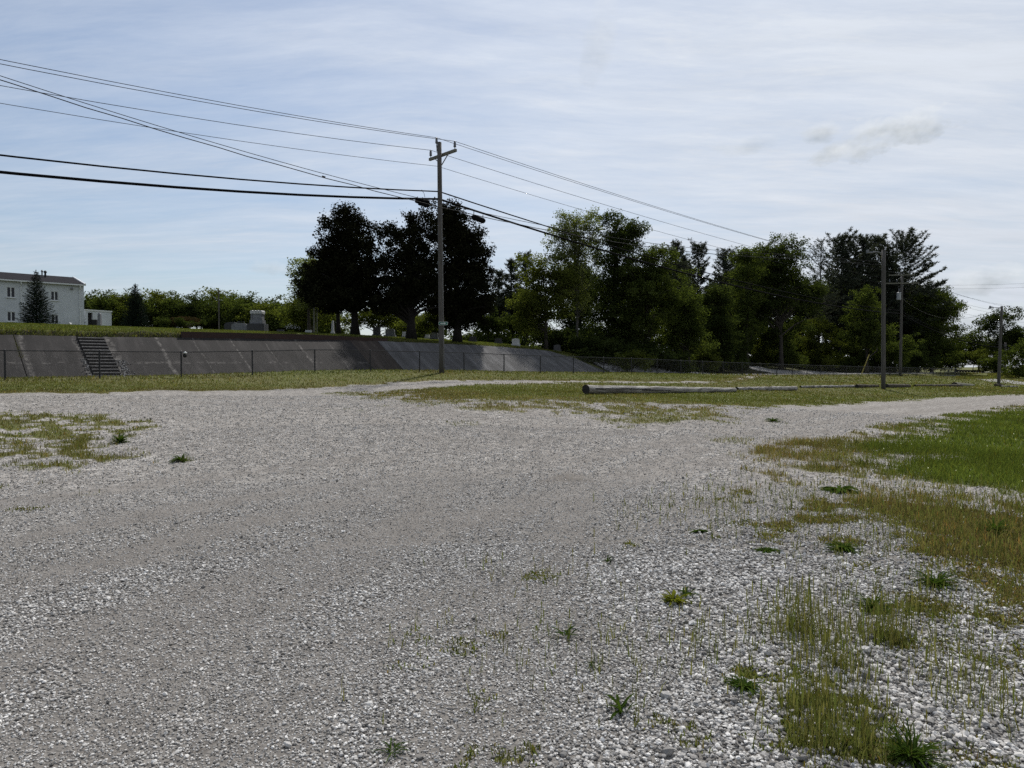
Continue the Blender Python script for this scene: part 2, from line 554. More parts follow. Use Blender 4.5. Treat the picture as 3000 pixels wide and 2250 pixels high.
TRACKS = sum([wheel_pair(q) for q in ([(-100, 1930), (300, 1760), (700, 1620), (1150, 1500), (1600, 1410), (2000, 1330), (2330, 1245), (2700, 1190), (3000, 1170)],
                                      [(-150, 1560), (250, 1490), (700, 1420), (1150, 1370), (1600, 1320), (2050, 1265), (2500, 1210), (3000, 1167)],
                                      [(700, 2240), (1150, 1800), (1430, 1560), (1500, 1400), (1420, 1290), (1200, 1215), (900, 1178), (400, 1165)],
                                      [(100, 2240), (420, 2000), (900, 1760), (1400, 1600), (1900, 1450), (2200, 1330)],
                                      [(1900, 1260), (1500, 1230), (1200, 1170), (1300, 1140), (1600, 1119)])], [])


def cover(x, y):
    """grass 0-1, dry 0-1 (brown seeding grass), lush 0-1 (deep green lawn), coarse 0-1 (bigger loose stone), fine 0-1 (rolled-in wheel tracks)"""
    n1 = fbm(x * 1.3, y * 1.3, 11, 4) - .5
    n2 = fbm(x * 4.2, y * 4.2, 23, 3) - .5
    nl = fbm(x * .25, y * .25, 31, 3) - .5

    def reg(poly, soft, jit):
        return smooth(-soft, soft, sdist(poly, x, y) + n1 * jit + n2 * jit * .5)
    dist = np.hypot(x, y)
    g = reg(R_BAND, .25, 1.5)
    g = np.maximum(g, reg(R_FIELD, .4, 2.2))
    g = np.maximum(g, .86 * reg(R_PATCHY, 1.0, 2.6) * smooth(-.24, .06, n1 * .8 + n2 * 1.0 + .04))
    lush = reg(R_LAWN, 1.1, 2.2)
    g = np.maximum(g, lush)
    fr = reg(R_FRINGE, .5, 1.2)
    g = np.maximum(g, fr * np.clip(.70 + 1.3 * n1 + 1.1 * n2, .12, .97))
    mx = reg(R_SPARSE, .8, 1.2)
    n3 = fbm(x * 2.6, y * 2.6, 57, 3) - .5
    g = np.maximum(g, mx * .72 * smooth(.02, .16, n3 + n2 * .6))
    lf = reg(R_LEFT, .7, 1.9)
    g = np.maximum(g, .95 * lf * smooth(-.16, .04, n1 * .8 + n2 * 1.5))
    for sx, sy, r, w in SPOTS:
        dd = np.hypot(x - sx, y - sy)
        if dd.min() < r * 2.5:
            nn = fbm(x * 1.6 / r, y * 1.6 / r, int(sx * 100) & 255, 3) - .5
            g = np.maximum(g, w * smooth(r * 1.15, r * .1, dd + nn * r * 2.2))
    t, u = tu(x, y)
    g = np.where(u < -8.6, 1, g)
    track = np.zeros(x.shape)
    for tr in TRACKS:
        track = np.maximum(track, smooth(.48, .08, sline(tr, x, y) + n1 * .35))
    track *= (1 - .9 * g) * np.clip(.55 + 1.2 * nl, .15, 1)
    right = smooth(-.6, 1.6, x - .1 * y) * smooth(16, 7, dist)
    coarse = np.clip(.9 * np.maximum(right, .7 * fr) + .5 * reg(R_LEFT, 2.5, 1.5) + .22 + nl * .9 + n1 * .35 - track * .35, 0, 1)
    dry = np.clip(fr * (1 - lush) * (1.1 + nl) + mx * .7 + .25 + nl * .9 + .35 * reg(R_PATCHY, 1, 1), 0, 1) * (1 - .9 * lush)
    # the worn margin of the far verge runs yellowish
    edge = smooth(1.6, .2, np.abs(sdist(R_BAND, x, y)))
    dry = np.clip(np.maximum(dry, edge * .7 * (1 - lush)), 0, 1)
    return np.clip(g, 0, 1), dry, lush, coarse, track


DIRT = [hit(*p) + (r,) for p, r in (((1650, 1405), .34), ((1715, 1410), .2))]


def dirt(x, y):
    d = np.zeros(x.shape)
    n1 = fbm(x * 2.2, y * 2.2, 71, 4) - .5
    for sx, sy, r in DIRT:
        d = np.maximum(d, smooth(r, r * .2, np.hypot((x - sx) * .8, (y - sy)) + n1 * r * 2.4))
    return d


# ------------------------------------------------------------------ ground sheet
def ground_material():
    k = NT('gravel_and_turf'); v = k.obj()
    g = k.attr('grass'); dry = k.attr('dry'); lush = k.attr('lush'); coarse = k.attr('coarse'); fine = k.attr('track')
    # crushed stone: three sizes
    va = k.voro(v, 24); vb = k.voro(v, 55); vc = k.voro(v, 130)
    sa = k.ramp(va, [(0, (.09, .085, .078)), (.35, (.27, .258, .242)), (.7, (.45, .435, .415)), (1, (.68, .665, .64))])
    sb = k.ramp(vb, [(0, (.08, .075, .069)), (.4, (.25, .238, .223)), (.8, (.42, .405, .385)), (1, (.62, .605, .58))])
    sc = k.ramp(vc, [(0, (.12, .112, .102)), (.5, (.27, .253, .234)), (1, (.46, .44, .41))])
    st = k.mix(k.rng(coarse, .15, .8, .05, .85), sb, sa)
    st = k.mix(k.math('MULTIPLY', fine, .7), st, sc)
    big = k.noise(v, .5, 5, .6); mid = k.noise(v, 3.5, 5, .65)
    vd = k.voro(v, 10)
    st = k.mix(k.math('MULTIPLY', k.math('SUBTRACT', 1.0, k.attr('near')), .75), st, k.mix(1.0, st, k.ramp(vd, [(0, (.42, .42, .42)), (.5, (1, 1, 1)), (1, (1.65, 1.65, 1.65))]), 'MULTIPLY'))
    st = k.mix(k.rng(big, .35, .65, 0, .32), st, (.26, .240, .218))
    st = k.mix(k.attr('near'), k.mix(1.0, st, (.78, .77, .76), 'MULTIPLY'), st)  # far gravel painted darker, standing in for self-shadow of unmodelled stones
    st = k.mix(k.attr('near'), st, k.mix(.62, st, (.085, .080, .074)))  # near ground painted dark, as the shaded gaps between loose stones
    st = k.mix(1.0, st, k.ramp(mid, [(.25, (.72, .71, .70)), (.75, (1.2, 1.2, 1.2))]), 'MULTIPLY')
    st = k.mix(k.math('MULTIPLY', fine, .5), st, (.165, .152, .140))
    st = k.mix(k.math('MULTIPLY', k.attr('dirt'), .55), st, (.10, .088, .076))
    # turf
    t1 = k.noise(v, 9, 6, .7); t2 = k.noise(v, .8, 4, .6); t3 = k.noise(v, 40, 3, .7)
    tm = k.ramp(t1, [(.25, (.050, .060, .016)), (.6, (.100, .112, .030)), (.8, (.14, .142, .048))])
    td = k.ramp(t1, [(.25, (.05, .042, .016)), (.6, (.125, .105, .042)), (.8, (.19, .16, .075))])
    tl = k.ramp(t1, [(.25, (.036, .048, .011)), (.6, (.070, .090, .02)), (.8, (.105, .122, .034))])
    tf = k.mix(k.math('ADD', k.math('MULTIPLY', dry, .8), k.rng(t2, .35, .75, -.1, .35), True), tm, td)
    tf = k.mix(lush, tf, tl)
    tf = k.mix(1.0, tf, k.ramp(t3, [(.3, (.75, .75, .75)), (.7, (1.2, 1.2, 1.2))]), 'MULTIPLY')
    # ragged edge between the two
    nr = k.math('ADD', k.math('MULTIPLY', k.noise(v, 9, 5, .7), .5), k.math('MULTIPLY', k.noise(v, 45, 4, .75), .5))
    rag = k.math('ADD', g, k.math('MULTIPLY', k.math('SUBTRACT', nr, .5), 2.6))
    gf = k.rng(rag, .52, .80)
    col = k.mix(gf, st, tf)
    # relief
    da = k.voro(v, 24, 'Distance'); db = k.voro(v, 55, 'Distance')
    hs = k.math('SUBTRACT', 1.0, k.math('ADD', k.math('MULTIPLY', da, .6), k.math('MULTIPLY', db, .4)))
    h = k.math('ADD', k.math('MULTIPLY', hs, .9), k.math('MULTIPLY', t3, .5))
    return k.pbr(col, .95, k.bump(h, .022, .9), spec=.1)


def polar_grid(rs, ths):
    R, T = np.meshgrid(rs, ths, indexing='ij')
    X, Y = R * np.sin(T), R * np.cos(T)
    nr, nt = R.shape
    i, j = np.meshgrid(np.arange(nr - 1), np.arange(nt), indexing='ij')
    j2 = (j + 1) % nt
    q = np.stack([i * nt + j, (i) * nt + j2, (i + 1) * nt + j2, (i + 1) * nt + j], -1).reshape(-1, 4)[:, ::-1]
    return X.ravel(), Y.ravel(), q


def build_ground():
    fr = np.radians(np.arange(-64, 64.01, .32)); bk = np.radians(np.arange(70, 296, 6.))
    ths = np.concatenate([fr, bk])
    rs = np.concatenate([[.05], np.geomspace(.6, 130, 420), np.geomspace(150, 4000, 20)])
    X, Y, q = polar_grid(rs, ths)
    Z = ground_z(X, Y)
    g, dry, lush, coarse, track = cover(X, Y)
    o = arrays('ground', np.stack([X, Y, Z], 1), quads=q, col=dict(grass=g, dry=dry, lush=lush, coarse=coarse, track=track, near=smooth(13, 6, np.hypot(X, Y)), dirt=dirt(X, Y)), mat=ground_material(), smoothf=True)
    tag(o, kind='structure')


# ------------------------------------------------------------------ loose stones lying on the gravel
def build_stones(rng):
    phi = (1 + 5 ** .5) / 2
    ico = np.array([(-1, phi, 0), (1, phi, 0), (-1, -phi, 0), (1, -phi, 0), (0, -1, phi), (0, 1, phi), (0, -1, -phi), (0, 1, -phi), (phi, 0, -1), (phi, 0, 1), (-phi, 0, -1), (-phi, 0, 1)]) / 1.9
    tri = np.array([(0, 11, 5), (0, 5, 1), (0, 1, 7), (0, 7, 10), (0, 10, 11), (1, 5, 9), (5, 11, 4), (11, 10, 2), (10, 7, 6), (7, 1, 8), (3, 9, 4), (3, 4, 2), (3, 2, 6), (3, 6, 8), (3, 8, 9),
                    (4, 9, 5), (2, 4, 11), (6, 2, 10), (8, 6, 7), (9, 8, 1)])
    shapes = [ico * (1 + rng.uniform(-.28, .28, (12, 1))) + rng.uniform(-.13, .13, (12, 3)) for _ in range(24)]
    octa = np.array([(1, 0, 0), (-1, 0, 0), (0, 1, 0), (0, -1, 0), (0, 0, 1), (0, 0, -1)]) * 1.0
    otri = np.array([(0, 2, 4), (2, 1, 4), (1, 3, 4), (3, 0, 4), (2, 0, 5), (1, 2, 5), (3, 1, 5), (0, 3, 5)])
    oshapes = [octa * (1 + rng.uniform(-.25, .25, (6, 1))) + rng.uniform(-.3, .3, (6, 3)) for _ in range(24)]
    k = NT('limestone_chips'); isl = k.n('ShaderNodeNewGeometry').outputs['Random Per Island']
    col = k.ramp(isl, [(0, (.09, .086, .081)), (.2, (.20, .193, .184)), (.5, (.36, .349, .334)), (.8, (.53, .518, .498)), (1, (.70, .69, .67))])
    col = k.mix(k.rng(k.noise(k.obj(), .7, 4), .4, .7, 0, .32), col, (.27, .25, .228))
    m = k.pbr(col, .92, spec=.08)
    Vall, Tall, off, tot = [], [], 0, 0
    for r0, r1, dens, lo, hi in ((2.0, 4.2, 7200, .0040, .0150), (4.2, 6.5, 4200, .0048, .016), (6.5, 10.0, 1900, .006, .018), (10.0, 16.0, 620, .009, .022), (16, 26, 150, .013, .028)):
        hf = 58 if r1 < 11 else 50
        n = int((r1 * r1 - r0 * r0) * math.radians(hf) * dens)
        r = np.sqrt(rng.uniform(r0 * r0, r1 * r1, n)); th = np.radians(rng.uniform(-hf, hf, n))
        x, y = r * np.sin(th), r * np.cos(th)
        g, dry, lush, coarse, track = cover(x, y)
        keep = rng.uniform(0, 1, n) < (1 - .96 * smooth(.38, .85, g)) * (1 - .26 * track) * (1 - lush) * (1 - .34 * coarse) * (1 - .5 * dirt(x, y))
        x, y, coarse, track = x[keep], y[keep], coarse[keep], track[keep]
        n = len(x)
        s = (lo + (hi - lo) * rng.beta(1.0, 3.8, n)) * (.80 + .75 * coarse ** 1.2 * smooth(11, 4, np.hypot(x, y)) - .26 * track)
        s *= 1 + .8 * (rng.uniform(0, 1, n) < .010)
        z = ground_z(x, y)
        sh0, tr0 = (shapes, tri) if r1 < 7 else (oshapes, otri)
        nv = len(sh0[0])
        kind = rng.integers(0, len(sh0), n)
        ang = rng.uniform(0, 2 * np.pi, n); fl = rng.uniform(.5, .95, n); tl = rng.normal(0, .4, n); el = rng.uniform(.85, 1.4, n)
        sh = np.array(sh0)[kind] * np.stack([el, np.ones(n), fl], 1)[:, None, :]
        c, s_ = np.cos(tl)[:, None], np.sin(tl)[:, None]
        yy = sh[..., 1] * c - sh[..., 2] * s_; zz = sh[..., 1] * s_ + sh[..., 2] * c
        c, s_ = np.cos(ang)[:, None], np.sin(ang)[:, None]
        V = np.zeros((n, nv, 3), np.float32)
        V[..., 0] = (sh[..., 0] * c - yy * s_) * s[:, None] + x[:, None]
        V[..., 1] = (sh[..., 0] * s_ + yy * c) * s[:, None] + y[:, None]
        V[..., 2] = zz * s[:, None] + (z + s * rng.uniform(.15, .75, n))[:, None]
        Vall.append(V.reshape(-1, 3)); Tall.append((tr0[None] + (np.arange(n) * nv)[:, None, None]).reshape(-1, 3) + off)
        off += n * nv; tot += n
    tag(arrays('gravel', np.concatenate(Vall), tris=np.concatenate(Tall), mat=m), kind='stuff')
    print('stones', tot)


# ------------------------------------------------------------------ grass blades
def blades(name, x, y, z, h, w, tint, rng, lean=.35, parent=None, heads=None):
    n = len(x)
    ang = rng.uniform(0, 2 * np.pi, n); la = rng.uniform(0, 2 * np.pi, n); ln = rng.uniform(0, lean, n) * h
    ax, ay = np.cos(ang) * w * .5, np.sin(ang) * w * .5
    lx, ly = np.cos(la) * ln, np.sin(la) * ln
    V = np.zeros((n, 5, 3), np.float32)
    V[:, 0] = np.stack([x - ax, y - ay, z - .01], 1); V[:, 1] = np.stack([x + ax, y + ay, z - .01], 1)
    mx, my, mz = x + lx * .35, y + ly * .35, z + h * .58
    wf = .8 if heads is None else heads
    V[:, 2] = np.stack([mx + ax * wf, my + ay * wf, mz], 1); V[:, 3] = np.stack([mx - ax * wf, my - ay * wf, mz], 1)
    V[:, 4] = np.stack([x + lx, y + ly, z + h], 1)
    o = np.arange(n)[:, None] * 5
    Q = np.array([[0, 1, 2, 3]]) + o; T = np.array([[3, 2, 4]]) + o
    return V.reshape(-1, 3), Q, T, np.repeat(tint, 5, 0)


def tint_of(n, rng, dry, lush):
    a = np.array([.080, .098, .026]); b = np.array([.150, .115, .060]); c = np.array([.082, .108, .024]); d = np.array([.13, .155, .042])
    t = a[None] * (1 - dry[:, None]) + b[None] * dry[:, None]
    t = t * (1 - lush[:, None]) + c[None] * lush[:, None]
    m = (rng.uniform(0, 1, n) < .25)[:, None]
    t = np.where(m, t * .5 + d[None] * .5, t)
    t = t * np.where(rng.uniform(0, 1, (n, 1)) < .08, np.array([[1.5, 1.15, .9]]), 1.0)
    return t * rng.uniform(.65, 1.3, (n, 1))


def pack(parts, name, label_kind='stuff'):
    Vs, Qs, Ts, Cs, o = [], [], [], [], 0
    for V, Q, T, C in parts:
        Vs.append(V); Qs.append(Q + o); Ts.append(T + o); Cs.append(C); o += len(V)
    ob = arrays(name, np.concatenate(Vs), np.concatenate(Qs), np.concatenate(Ts), dict(tint=np.concatenate(Cs)), M['blade'])
    return tag(ob, kind=label_kind)


def wedge(rng, r0, r1, dens, half=None):
    half = half or (62 if r1 < 20 else 54 if r1 < 40 else 46)
    n = int((r1 * r1 - r0 * r0) * math.radians(half) * dens)
    r = np.sqrt(rng.uniform(r0 * r0, r1 * r1, n)); th = np.radians(rng.uniform(-half, half, n))
    return r * np.sin(th), r * np.cos(th)


def build_grass(rng):
    parts = []
    tot = 0
    for r0, r1, dens, h0, h1, w in ((2.0, 7, 1900, .008, .045, .0042), (7, 16, 1500, .025, .08, .008), (16, 32, 430, .02, .060, .015), (32, 62, 120, .025, .070, .028), (62, 115, 16, .04, .10, .07)):
        x, y = wedge(rng, r0, r1, dens)
        g, dry, lush, coarse, track = cover(x, y)
        t, u = tu(x, y)
        cl = fbm(x * 3, y * 3, 77, 2)
        keep = (rng.uniform(0, 1, len(x)) < smooth(.25, .95, g) * (.55 + .45 * smooth(.35, .6, cl)) * (.75 + .6 * lush)) & ((u > -2.4) | (t > 112))
        x, y, dry, lush, g, u = x[keep], y[keep], dry[keep], lush[keep], g[keep], u[keep]
        n = len(x); tot += n
        h = rng.uniform(h0, h1, n) * (1 + .75 * lush + .5 * dry) * (.6 + .5 * g)
        h *= 1 + .35 * smooth(1.2, .2, np.abs(u))                    # a little longer along the fence
        d2 = np.clip(dry + rng.normal(0, .25, n), 0, 1)
        patch = (.62 + .76 * fbm(x * .9, y * .9, 91, 4))[:, None]
        parts.append(blades('g', x, y, ground_z(x, y), h, w * rng.uniform(.7, 1.4, n), tint_of(n, rng, d2, lush) * patch, rng, 1.5 if r0 < 6 else .85))
        # white clover heads
        k = (rng.uniform(0, 1, n) < .0018 * (1 if r0 > 6 else .15)) & (g > .4)
        m = int(k.sum())
        parts.append(blades('c', x[k], y[k], ground_z(x[k], y[k]) + h[k] * .85, np.full(m, .009 + .0004 * r0), np.full(m, .007 + .0006 * r0), np.tile([[.62, .62, .58]], (m, 1)), rng, .3, heads=1.0))
    # tiny creeping leaves in the thin patches close by
    x, y = wedge(rng, 2.1, 9.5, 4600)
    g, dry, lush, coarse, track = cover(x, y)
    keep = (rng.uniform(0, 1, len(x)) < smooth(.12, .8, g) * (1 - lush)) & (rng.uniform(0, 1, len(x)) < 1.0)
    x, y, dry, lush = x[keep], y[keep], dry[keep], lush[keep]; n = len(x); tot += n
    d2 = np.clip(dry * .6 + rng.normal(.1, .3, n), 0, 1)
    parts.append(blades('g', x, y, ground_z(x, y) + rng.uniform(0, .012, n), rng.uniform(.006, .024, n), .006 + .0006 * np.hypot(x, y), tint_of(n, rng, d2, lush) * 1.05, rng, 1.6))
    # seeding stalks standing over the loose stone
    for zone, num, lo, hi in ((((2370, 1870), .26, .22), 70, .18, .36), (((2320, 1850), .12, .12), 26, .2, .36), (((2440, 1960), .22, .2), 60, .16, .32), (((2600, 1880), .20, .18), 75, .14, .30), (((2400, 2090), .26, .22), 120, .10, .24),
                              (((2460, 2190), .26, .16), 110, .10, .22), (((2700, 1930), .5, .5), 45, .12, .26), (((1900, 1900), 1.0, .5), 46, .10, .24), (((2860, 2060), .3, .4), 60, .12, .26), (((2150, 1900), .7, .5), 34, .1, .26),
                              (((2850, 1600), 1.4, 2.0), 800, .06, .19), (((2420, 1500), 1.8, 2.0), 130, .10, .24), (((2200, 1560), 1.2, 1.2), 46, .12, .28), (((1800, 2050), .9, .5), 22, .1, .2),
                              (((2740, 1480), 1.6, 1.6), 330, .06, .18), (((1650, 1700), 1.2, 1.0), 16, .1, .22), (((2660, 1780), .5, .6), 70, .12, .26), (((2130, 1500), 1.0, 1.0), 30, .12, .26), (((1450, 1900), .8, .6), 22, .06, .16)):
        (c, sx, sy) = zone
        num = int(num * 1.5)
        x0, y0 = hit(*c)
        x = rng.normal(x0, sx * .5, num); y = rng.normal(y0, sy * .5, num)
        ok = y > 1.9
        x, y = x[ok], y[ok]; n = len(x); tot += n
        h = rng.uniform(lo, hi, n); z = ground_z(x, y)
        br = rng.uniform(0, 1, n)
        tint = np.array([.095, .118, .036])[None] * (1 - .6 * br[:, None]) + np.array([.22, .175, .08])[None] * .6 * br[:, None]
        num_ = num
        tint = tint * rng.uniform(.6, 1.25, (n, 1))
        dist = np.hypot(x, y)
        parts.append(blades('s', x, y, z, h, .0013 + .00032 * dist, tint, rng, .55))
        # seed heads: slim spikes over the last third
        k = rng.uniform(0, 1, n) < .65
        hh = h[k] * .3
        parts.append(blades('s', x[k], y[k], z[k] + h[k] * .72, hh, .0028 + .00042 * dist[k], tint[k] * .9, rng, .05, heads=1.6))
        # basal blades
        parts.append(blades('s', x + rng.normal(0, .015, n), y + rng.normal(0, .015, n), z, h * .5, .005 + .0004 * dist, tint * .9, rng, .6))
    pack(parts, 'grass')
    # the bank above the concrete
    n = 150000
    t = rng.uniform(-18, 52, n); s = RUN + .1 + 19 * rng.uniform(0, 1, n) ** 1.3
    x, y = xy(t, -(WB + s)); z = hill_z(t, s)
    near = smooth(RUN + 1.0, RUN + .2, s)
    h = rng.uniform(.02, .075, n) * (1 + 2.2 * near)
    dry = np.clip(rng.normal(.15, .18, n) + near * .25, 0, 1)
    p1 = blades('g', x, y, z, h, .034 * rng.uniform(.7, 1.4, n), tint_of(n, rng, dry, np.full(n, .35)), rng, .8)
    # weeds in the joint of the concrete and at its foot
    m = 900
    tt = 2.12 + rng.normal(0, .07, m); ss = RUN * (1 - .55 * rng.uniform(0, 1, m) ** 1.4)
    x, y = xy(tt, -(WB + ss)); z = hill_z(tt, ss) + .03
    p2 = blades('g', x, y, z, rng.uniform(.03, .09, m), np.full(m, .022), tint_of(m, rng, np.full(m, .35), np.zeros(m)) * .7, rng, .9)
    m = 5000
    tt = rng.uniform(-20, 48, m); ss = rng.uniform(-.7, .15, m)
    x, y = xy(tt, -(WB + ss)); z = road_z(tt)
    p3 = blades('g', x, y, z, rng.uniform(.04, .16, m), np.full(m, .03), tint_of(m, rng, np.full(m, .4), np.zeros(m)), rng, .9)
    # rough tall weeds by the guardrail
    m = 9000
    px = rng.uniform(2740, 3080, m); Y = rng.uniform(86, 122, m)
    x = (px - CX) / F * Y
    t_, u_ = tu(x, Y)
    ok = (u_ < 8) & ((px > 2800) | (Y > 106))
    x, Y = x[ok], Y[ok]; m = len(x)
    z = land_z(x, Y)
    dr = np.clip(rng.normal(.35, .25, m), 0, 1)
    p4 = blades('g', x, Y, z, np.where((px[ok] < 2895), rng.uniform(.05, .18, m), rng.uniform(.15, .5, m)), np.full(m, .10), tint_of(m, rng, dr, np.zeros(m)) * 1.1, rng, .7)
    o = pack([p1, p2, p3, p4], 'grass')
    print('blades', tot + n)


# ------------------------------------------------------------------ road, drives, hill, concrete slope
def strip(name, ts, us, zf, mat, kind='structure'):
    V = [(*xy(t, u), zf(t, u)) for t in ts for u in us]
    nu = len(us)
    q = [(i * nu + j, i * nu + j + 1, (i + 1) * nu + j + 1, (i + 1) * nu + j) for i in range(len(ts) - 1) for j in range(nu - 1)]
    o = arrays(name, V, quads=q, mat=mat, smoothf=True)
    return tag(o, kind=kind)


def ribbon(name, pts, w, lift, mat, fine=1.0, ragged=.35):
    """a drive laid over the land along a polyline"""
    pts = [np.array(p, float) for p in pts]
    res = []
    for a, b in zip(pts[:-1], pts[1:]):
        n = max(2, int(np.hypot(*(b - a)) / fine))
        res += [a + (b - a) * k / n for k in range(n)]
    res.append(pts[-1]); res = np.array(res)
    for _ in range(6):
        res[1:-1] = (res[:-2] + 2 * res[1:-1] + res[2:]) / 4
    tn = np.gradient(res, axis=0); tn /= np.linalg.norm(tn, axis=1)[:, None]
    nr = np.stack([tn[:, 1], -tn[:, 0]], 1)
    V = []
    offs = np.linspace(-1, 1, 6)
    for i, (p, q) in enumerate(zip(res, nr)):
        for o in offs:
            ww = w / 2 * (1 + ragged * (float(vnoise(i * .6, o * 3 + 9, 5)) - .5) * (abs(o) == 1))
            r = p + q * o * ww
            V.append((r[0], r[1], lz(r[0], r[1]) + lift))
    k = len(offs)
    Q = [(i * k + j, i * k + j + 1, (i + 1) * k + j + 1, (i + 1) * k + j) for i in range(len(res) - 1) for j in range(k - 1)]
    o = arrays(name, V, quads=Q, mat=mat, smoothf=True)
    return tag(o, kind='structure')


DRIVE = [(xat(px, Y), Y) for px, Y in ((2620, 122), (2500, 109), (2400, 101), (2330, 95.5), (2265, 93), (2205, 95), (2160, 101), (2130, 112))]


def build_setting():
    k = NT('pale_road_surface'); v = k.obj()
    c = k.ramp(k.noise(v, 1.1, 6, .65), [(.3, (.20, .195, .185)), (.7, (.31, .305, .295))])
    c = k.mix(.5, c, k.ramp(k.voro(v, 60), [(0, (.16, .155, .15)), (1, (.34, .335, .33))]))
    road = k.pbr(c, .9, k.bump(k.noise(v, 70, 2), .01), spec=.2)
    ts = np.arange(-60, 190, 1.5)
    strip('road', ts, np.linspace(-8.5, -2.6, 5), lambda t, u: float(road_z(t)) + .012 + .02 * (1 - abs(u + 5.5) / 3), road)
    # side drive that climbs off the road into the trees
    ribbon('drive', DRIVE, 4.2, .06, road)
    # gravel path at the right-hand edge
    gp = [at(2880, 1105.5, 92)[:2], at(2960, 1113, 78)[:2], at(3060, 1119, 70)[:2], at(3300, 1128, 62)[:2]]
    ribbon('path', gp, 3.4, .02, road)
    # lawn hill behind the road
    k = NT('bank_turf'); v = k.obj()
    t1 = k.noise(v, 6, 6, .7); t2 = k.noise(v, .5, 4, .6); t3 = k.noise(v, 25, 3, .7)
    c = k.ramp(t1, [(.25, (.046, .058, .013)), (.6, (.088, .102, .024)), (.8, (.12, .128, .038))])
    c = k.mix(k.rng(t2, .4, .75, 0, .5), c, (.105, .095, .035))
    c = k.mix(1.0, c, k.ramp(t3, [(.3, (.6, .6, .6)), (.7, (1.3, 1.3, 1.3))]), 'MULTIPLY')
    c = k.mix(k.rng(k.attr('earth'), 0, 1), c, k.ramp(t1, [(.3, (.014, .012, .009)), (.7, (.045, .040, .028))]))
    turf = k.pbr(c, .95, k.bump(k.math('ADD', t1, t3), .06, .8), spec=.1)
    tg = np.concatenate([np.arange(-90, -20, 3.), np.arange(-20, 76, .4), np.arange(76, 140, 3.)])
    sg = np.concatenate([[-.35, 0, 1.3, 2.6, RUN - .02, RUN + .06, RUN + .16, RUN + .28, RUN + .4, RUN + .55], np.arange(5.0, 24, .7), np.geomspace(25, 260, 22)])
    Tg, Sg = np.meshgrid(tg, sg, indexing='ij')
    Z = hill_z(Tg, np.maximum(Sg, 0))
    rag = (fbm(Tg * 1.7, Sg * 1.7, 41, 4) - .5)
    onlip = smooth(RUN + .03, RUN + .15, Sg) * smooth(RUN + 2.6, RUN + .7, Sg)
    Z = Z + onlip * rag * .40 + .06 * (fbm(Tg * .4, Sg * .4, 12, 3) - .5) * smooth(RUN + .6, RUN + 3, Sg)
    Z = np.where(Sg <= RUN, Z - .10 * smooth(-.2, .1, Sg) * (Tg < 48), Z)
    Z = np.where(Sg < 0, road_z(Tg) - .3, Z)
    Sx = Sg + rag * .5 * onlip * smooth(RUN + .02, RUN + .3, Sg)
    X, Y = xy(Tg, -(WB + Sx))
    ns = len(sg)
    i, j = np.meshgrid(np.arange(len(tg) - 1), np.arange(ns - 1), indexing='ij')
    q = np.stack([i * ns + j, (i + 1) * ns + j, (i + 1) * ns + j + 1, i * ns + j + 1], -1).reshape(-1, 4)
    earth = smooth(RUN - .1, RUN + .05, Sg) * smooth(RUN + .75, RUN + .3, Sg) * np.interp(Tg, [20, 28], [.9, .6]) * (fbm(Tg * 2.3, Sg * 3, 8, 3) > .36)
    bare = smooth(46, 52, Tg) * smooth(9, 4, Sg)
    o = arrays('hill', np.stack([X, Y, Z], -1).reshape(-1, 3), quads=q, col=dict(earth=np.maximum(earth, bare * .8).ravel()), mat=turf, smoothf=True)
    tag(o, kind='structure')

    # sloped concrete
    def conc(name, lo, hi, streak, pale, joints=()):
        k = NT(name); uv = k.n('ShaderNodeUVMap').outputs[0]
        v1 = k.map(uv, (1.1, .22, 1)); v2 = k.map(uv, (3.5, .5, 1)); v3 = k.map(uv, (1, 1, 1))
        big = k.noise(v3, .45, 5, .6); st = k.noise(v1, 1.6, 5, .6); st2 = k.noise(v2, 2.0, 4, .6); fine = k.noise(v3, 16, 4, .7)
        c = k.ramp(st, [(.30, tuple(q * .7 for q in lo)), (.50, lo), (.70, tuple(q * 1.15 for q in hi))])
        c = k.mix(k.rng(big, .35, .7, 0, .55), c, streak)
        c = k.mix(k.rng(st2, .60, .80, 0, .35), c, pale)
        # lime bloom and spalls
        sp = k.math('MULTIPLY', k.rng(k.noise(v3, 6.5, 5, .7), .60, .68), k.rng(k.noise(v3, .7, 3), .48, .62))
        c = k.mix(k.math('MULTIPLY', sp, .75), c, pale)
        sx = k.n('ShaderNodeSeparateXYZ'); k.set(sx.inputs[0], uv)
        wob = k.math('MULTIPLY', k.math('SUBTRACT', k.noise(v3, 1.4, 5, .7), .5), .5)
        brk = k.rng(k.noise(v3, 2.6, 5, .75), .44, .58)
        if joints:                                                  # the long horizontal crack with its lime bloom
            d = k.math('ABSOLUTE', k.math('ADD', k.math('SUBTRACT', sx.outputs[1], 1.35), k.math('MULTIPLY', wob, .8)))
            hb = k.math('MULTIPLY', k.rng(k.noise(v3, 1.1, 3), .50, .58), k.rng(k.noise(v3, 4.5, 4), .40, .55))
            c = k.mix(k.math('MULTIPLY', k.math('MULTIPLY', k.rng(d, .10, .03), hb), .75), c, pale)
            c = k.mix(k.math('MULTIPLY', k.rng(d, .02, .008), k.rng(k.noise(v3, 1.1, 3), .50, .56)), c, (.006, .005, .005))
        for t0, wd, am in joints:
            d = k.math('ABSOLUTE', k.math('ADD', k.math('SUBTRACT', sx.outputs[0], t0), wob))
            c = k.mix(k.math('MULTIPLY', k.math('MULTIPLY', k.rng(d, wd, wd * .3), brk), am), c, pale)
        c = k.mix(1.0, c, k.ramp(fine, [(.3, (.75, .75, .75)), (.7, (1.2, 1.2, 1.2))]), 'MULTIPLY')
        return k.pbr(c, .9, k.bump(k.math('ADD', fine, k.math('MULTIPLY', sp, -1.5)), .012), spec=.2)
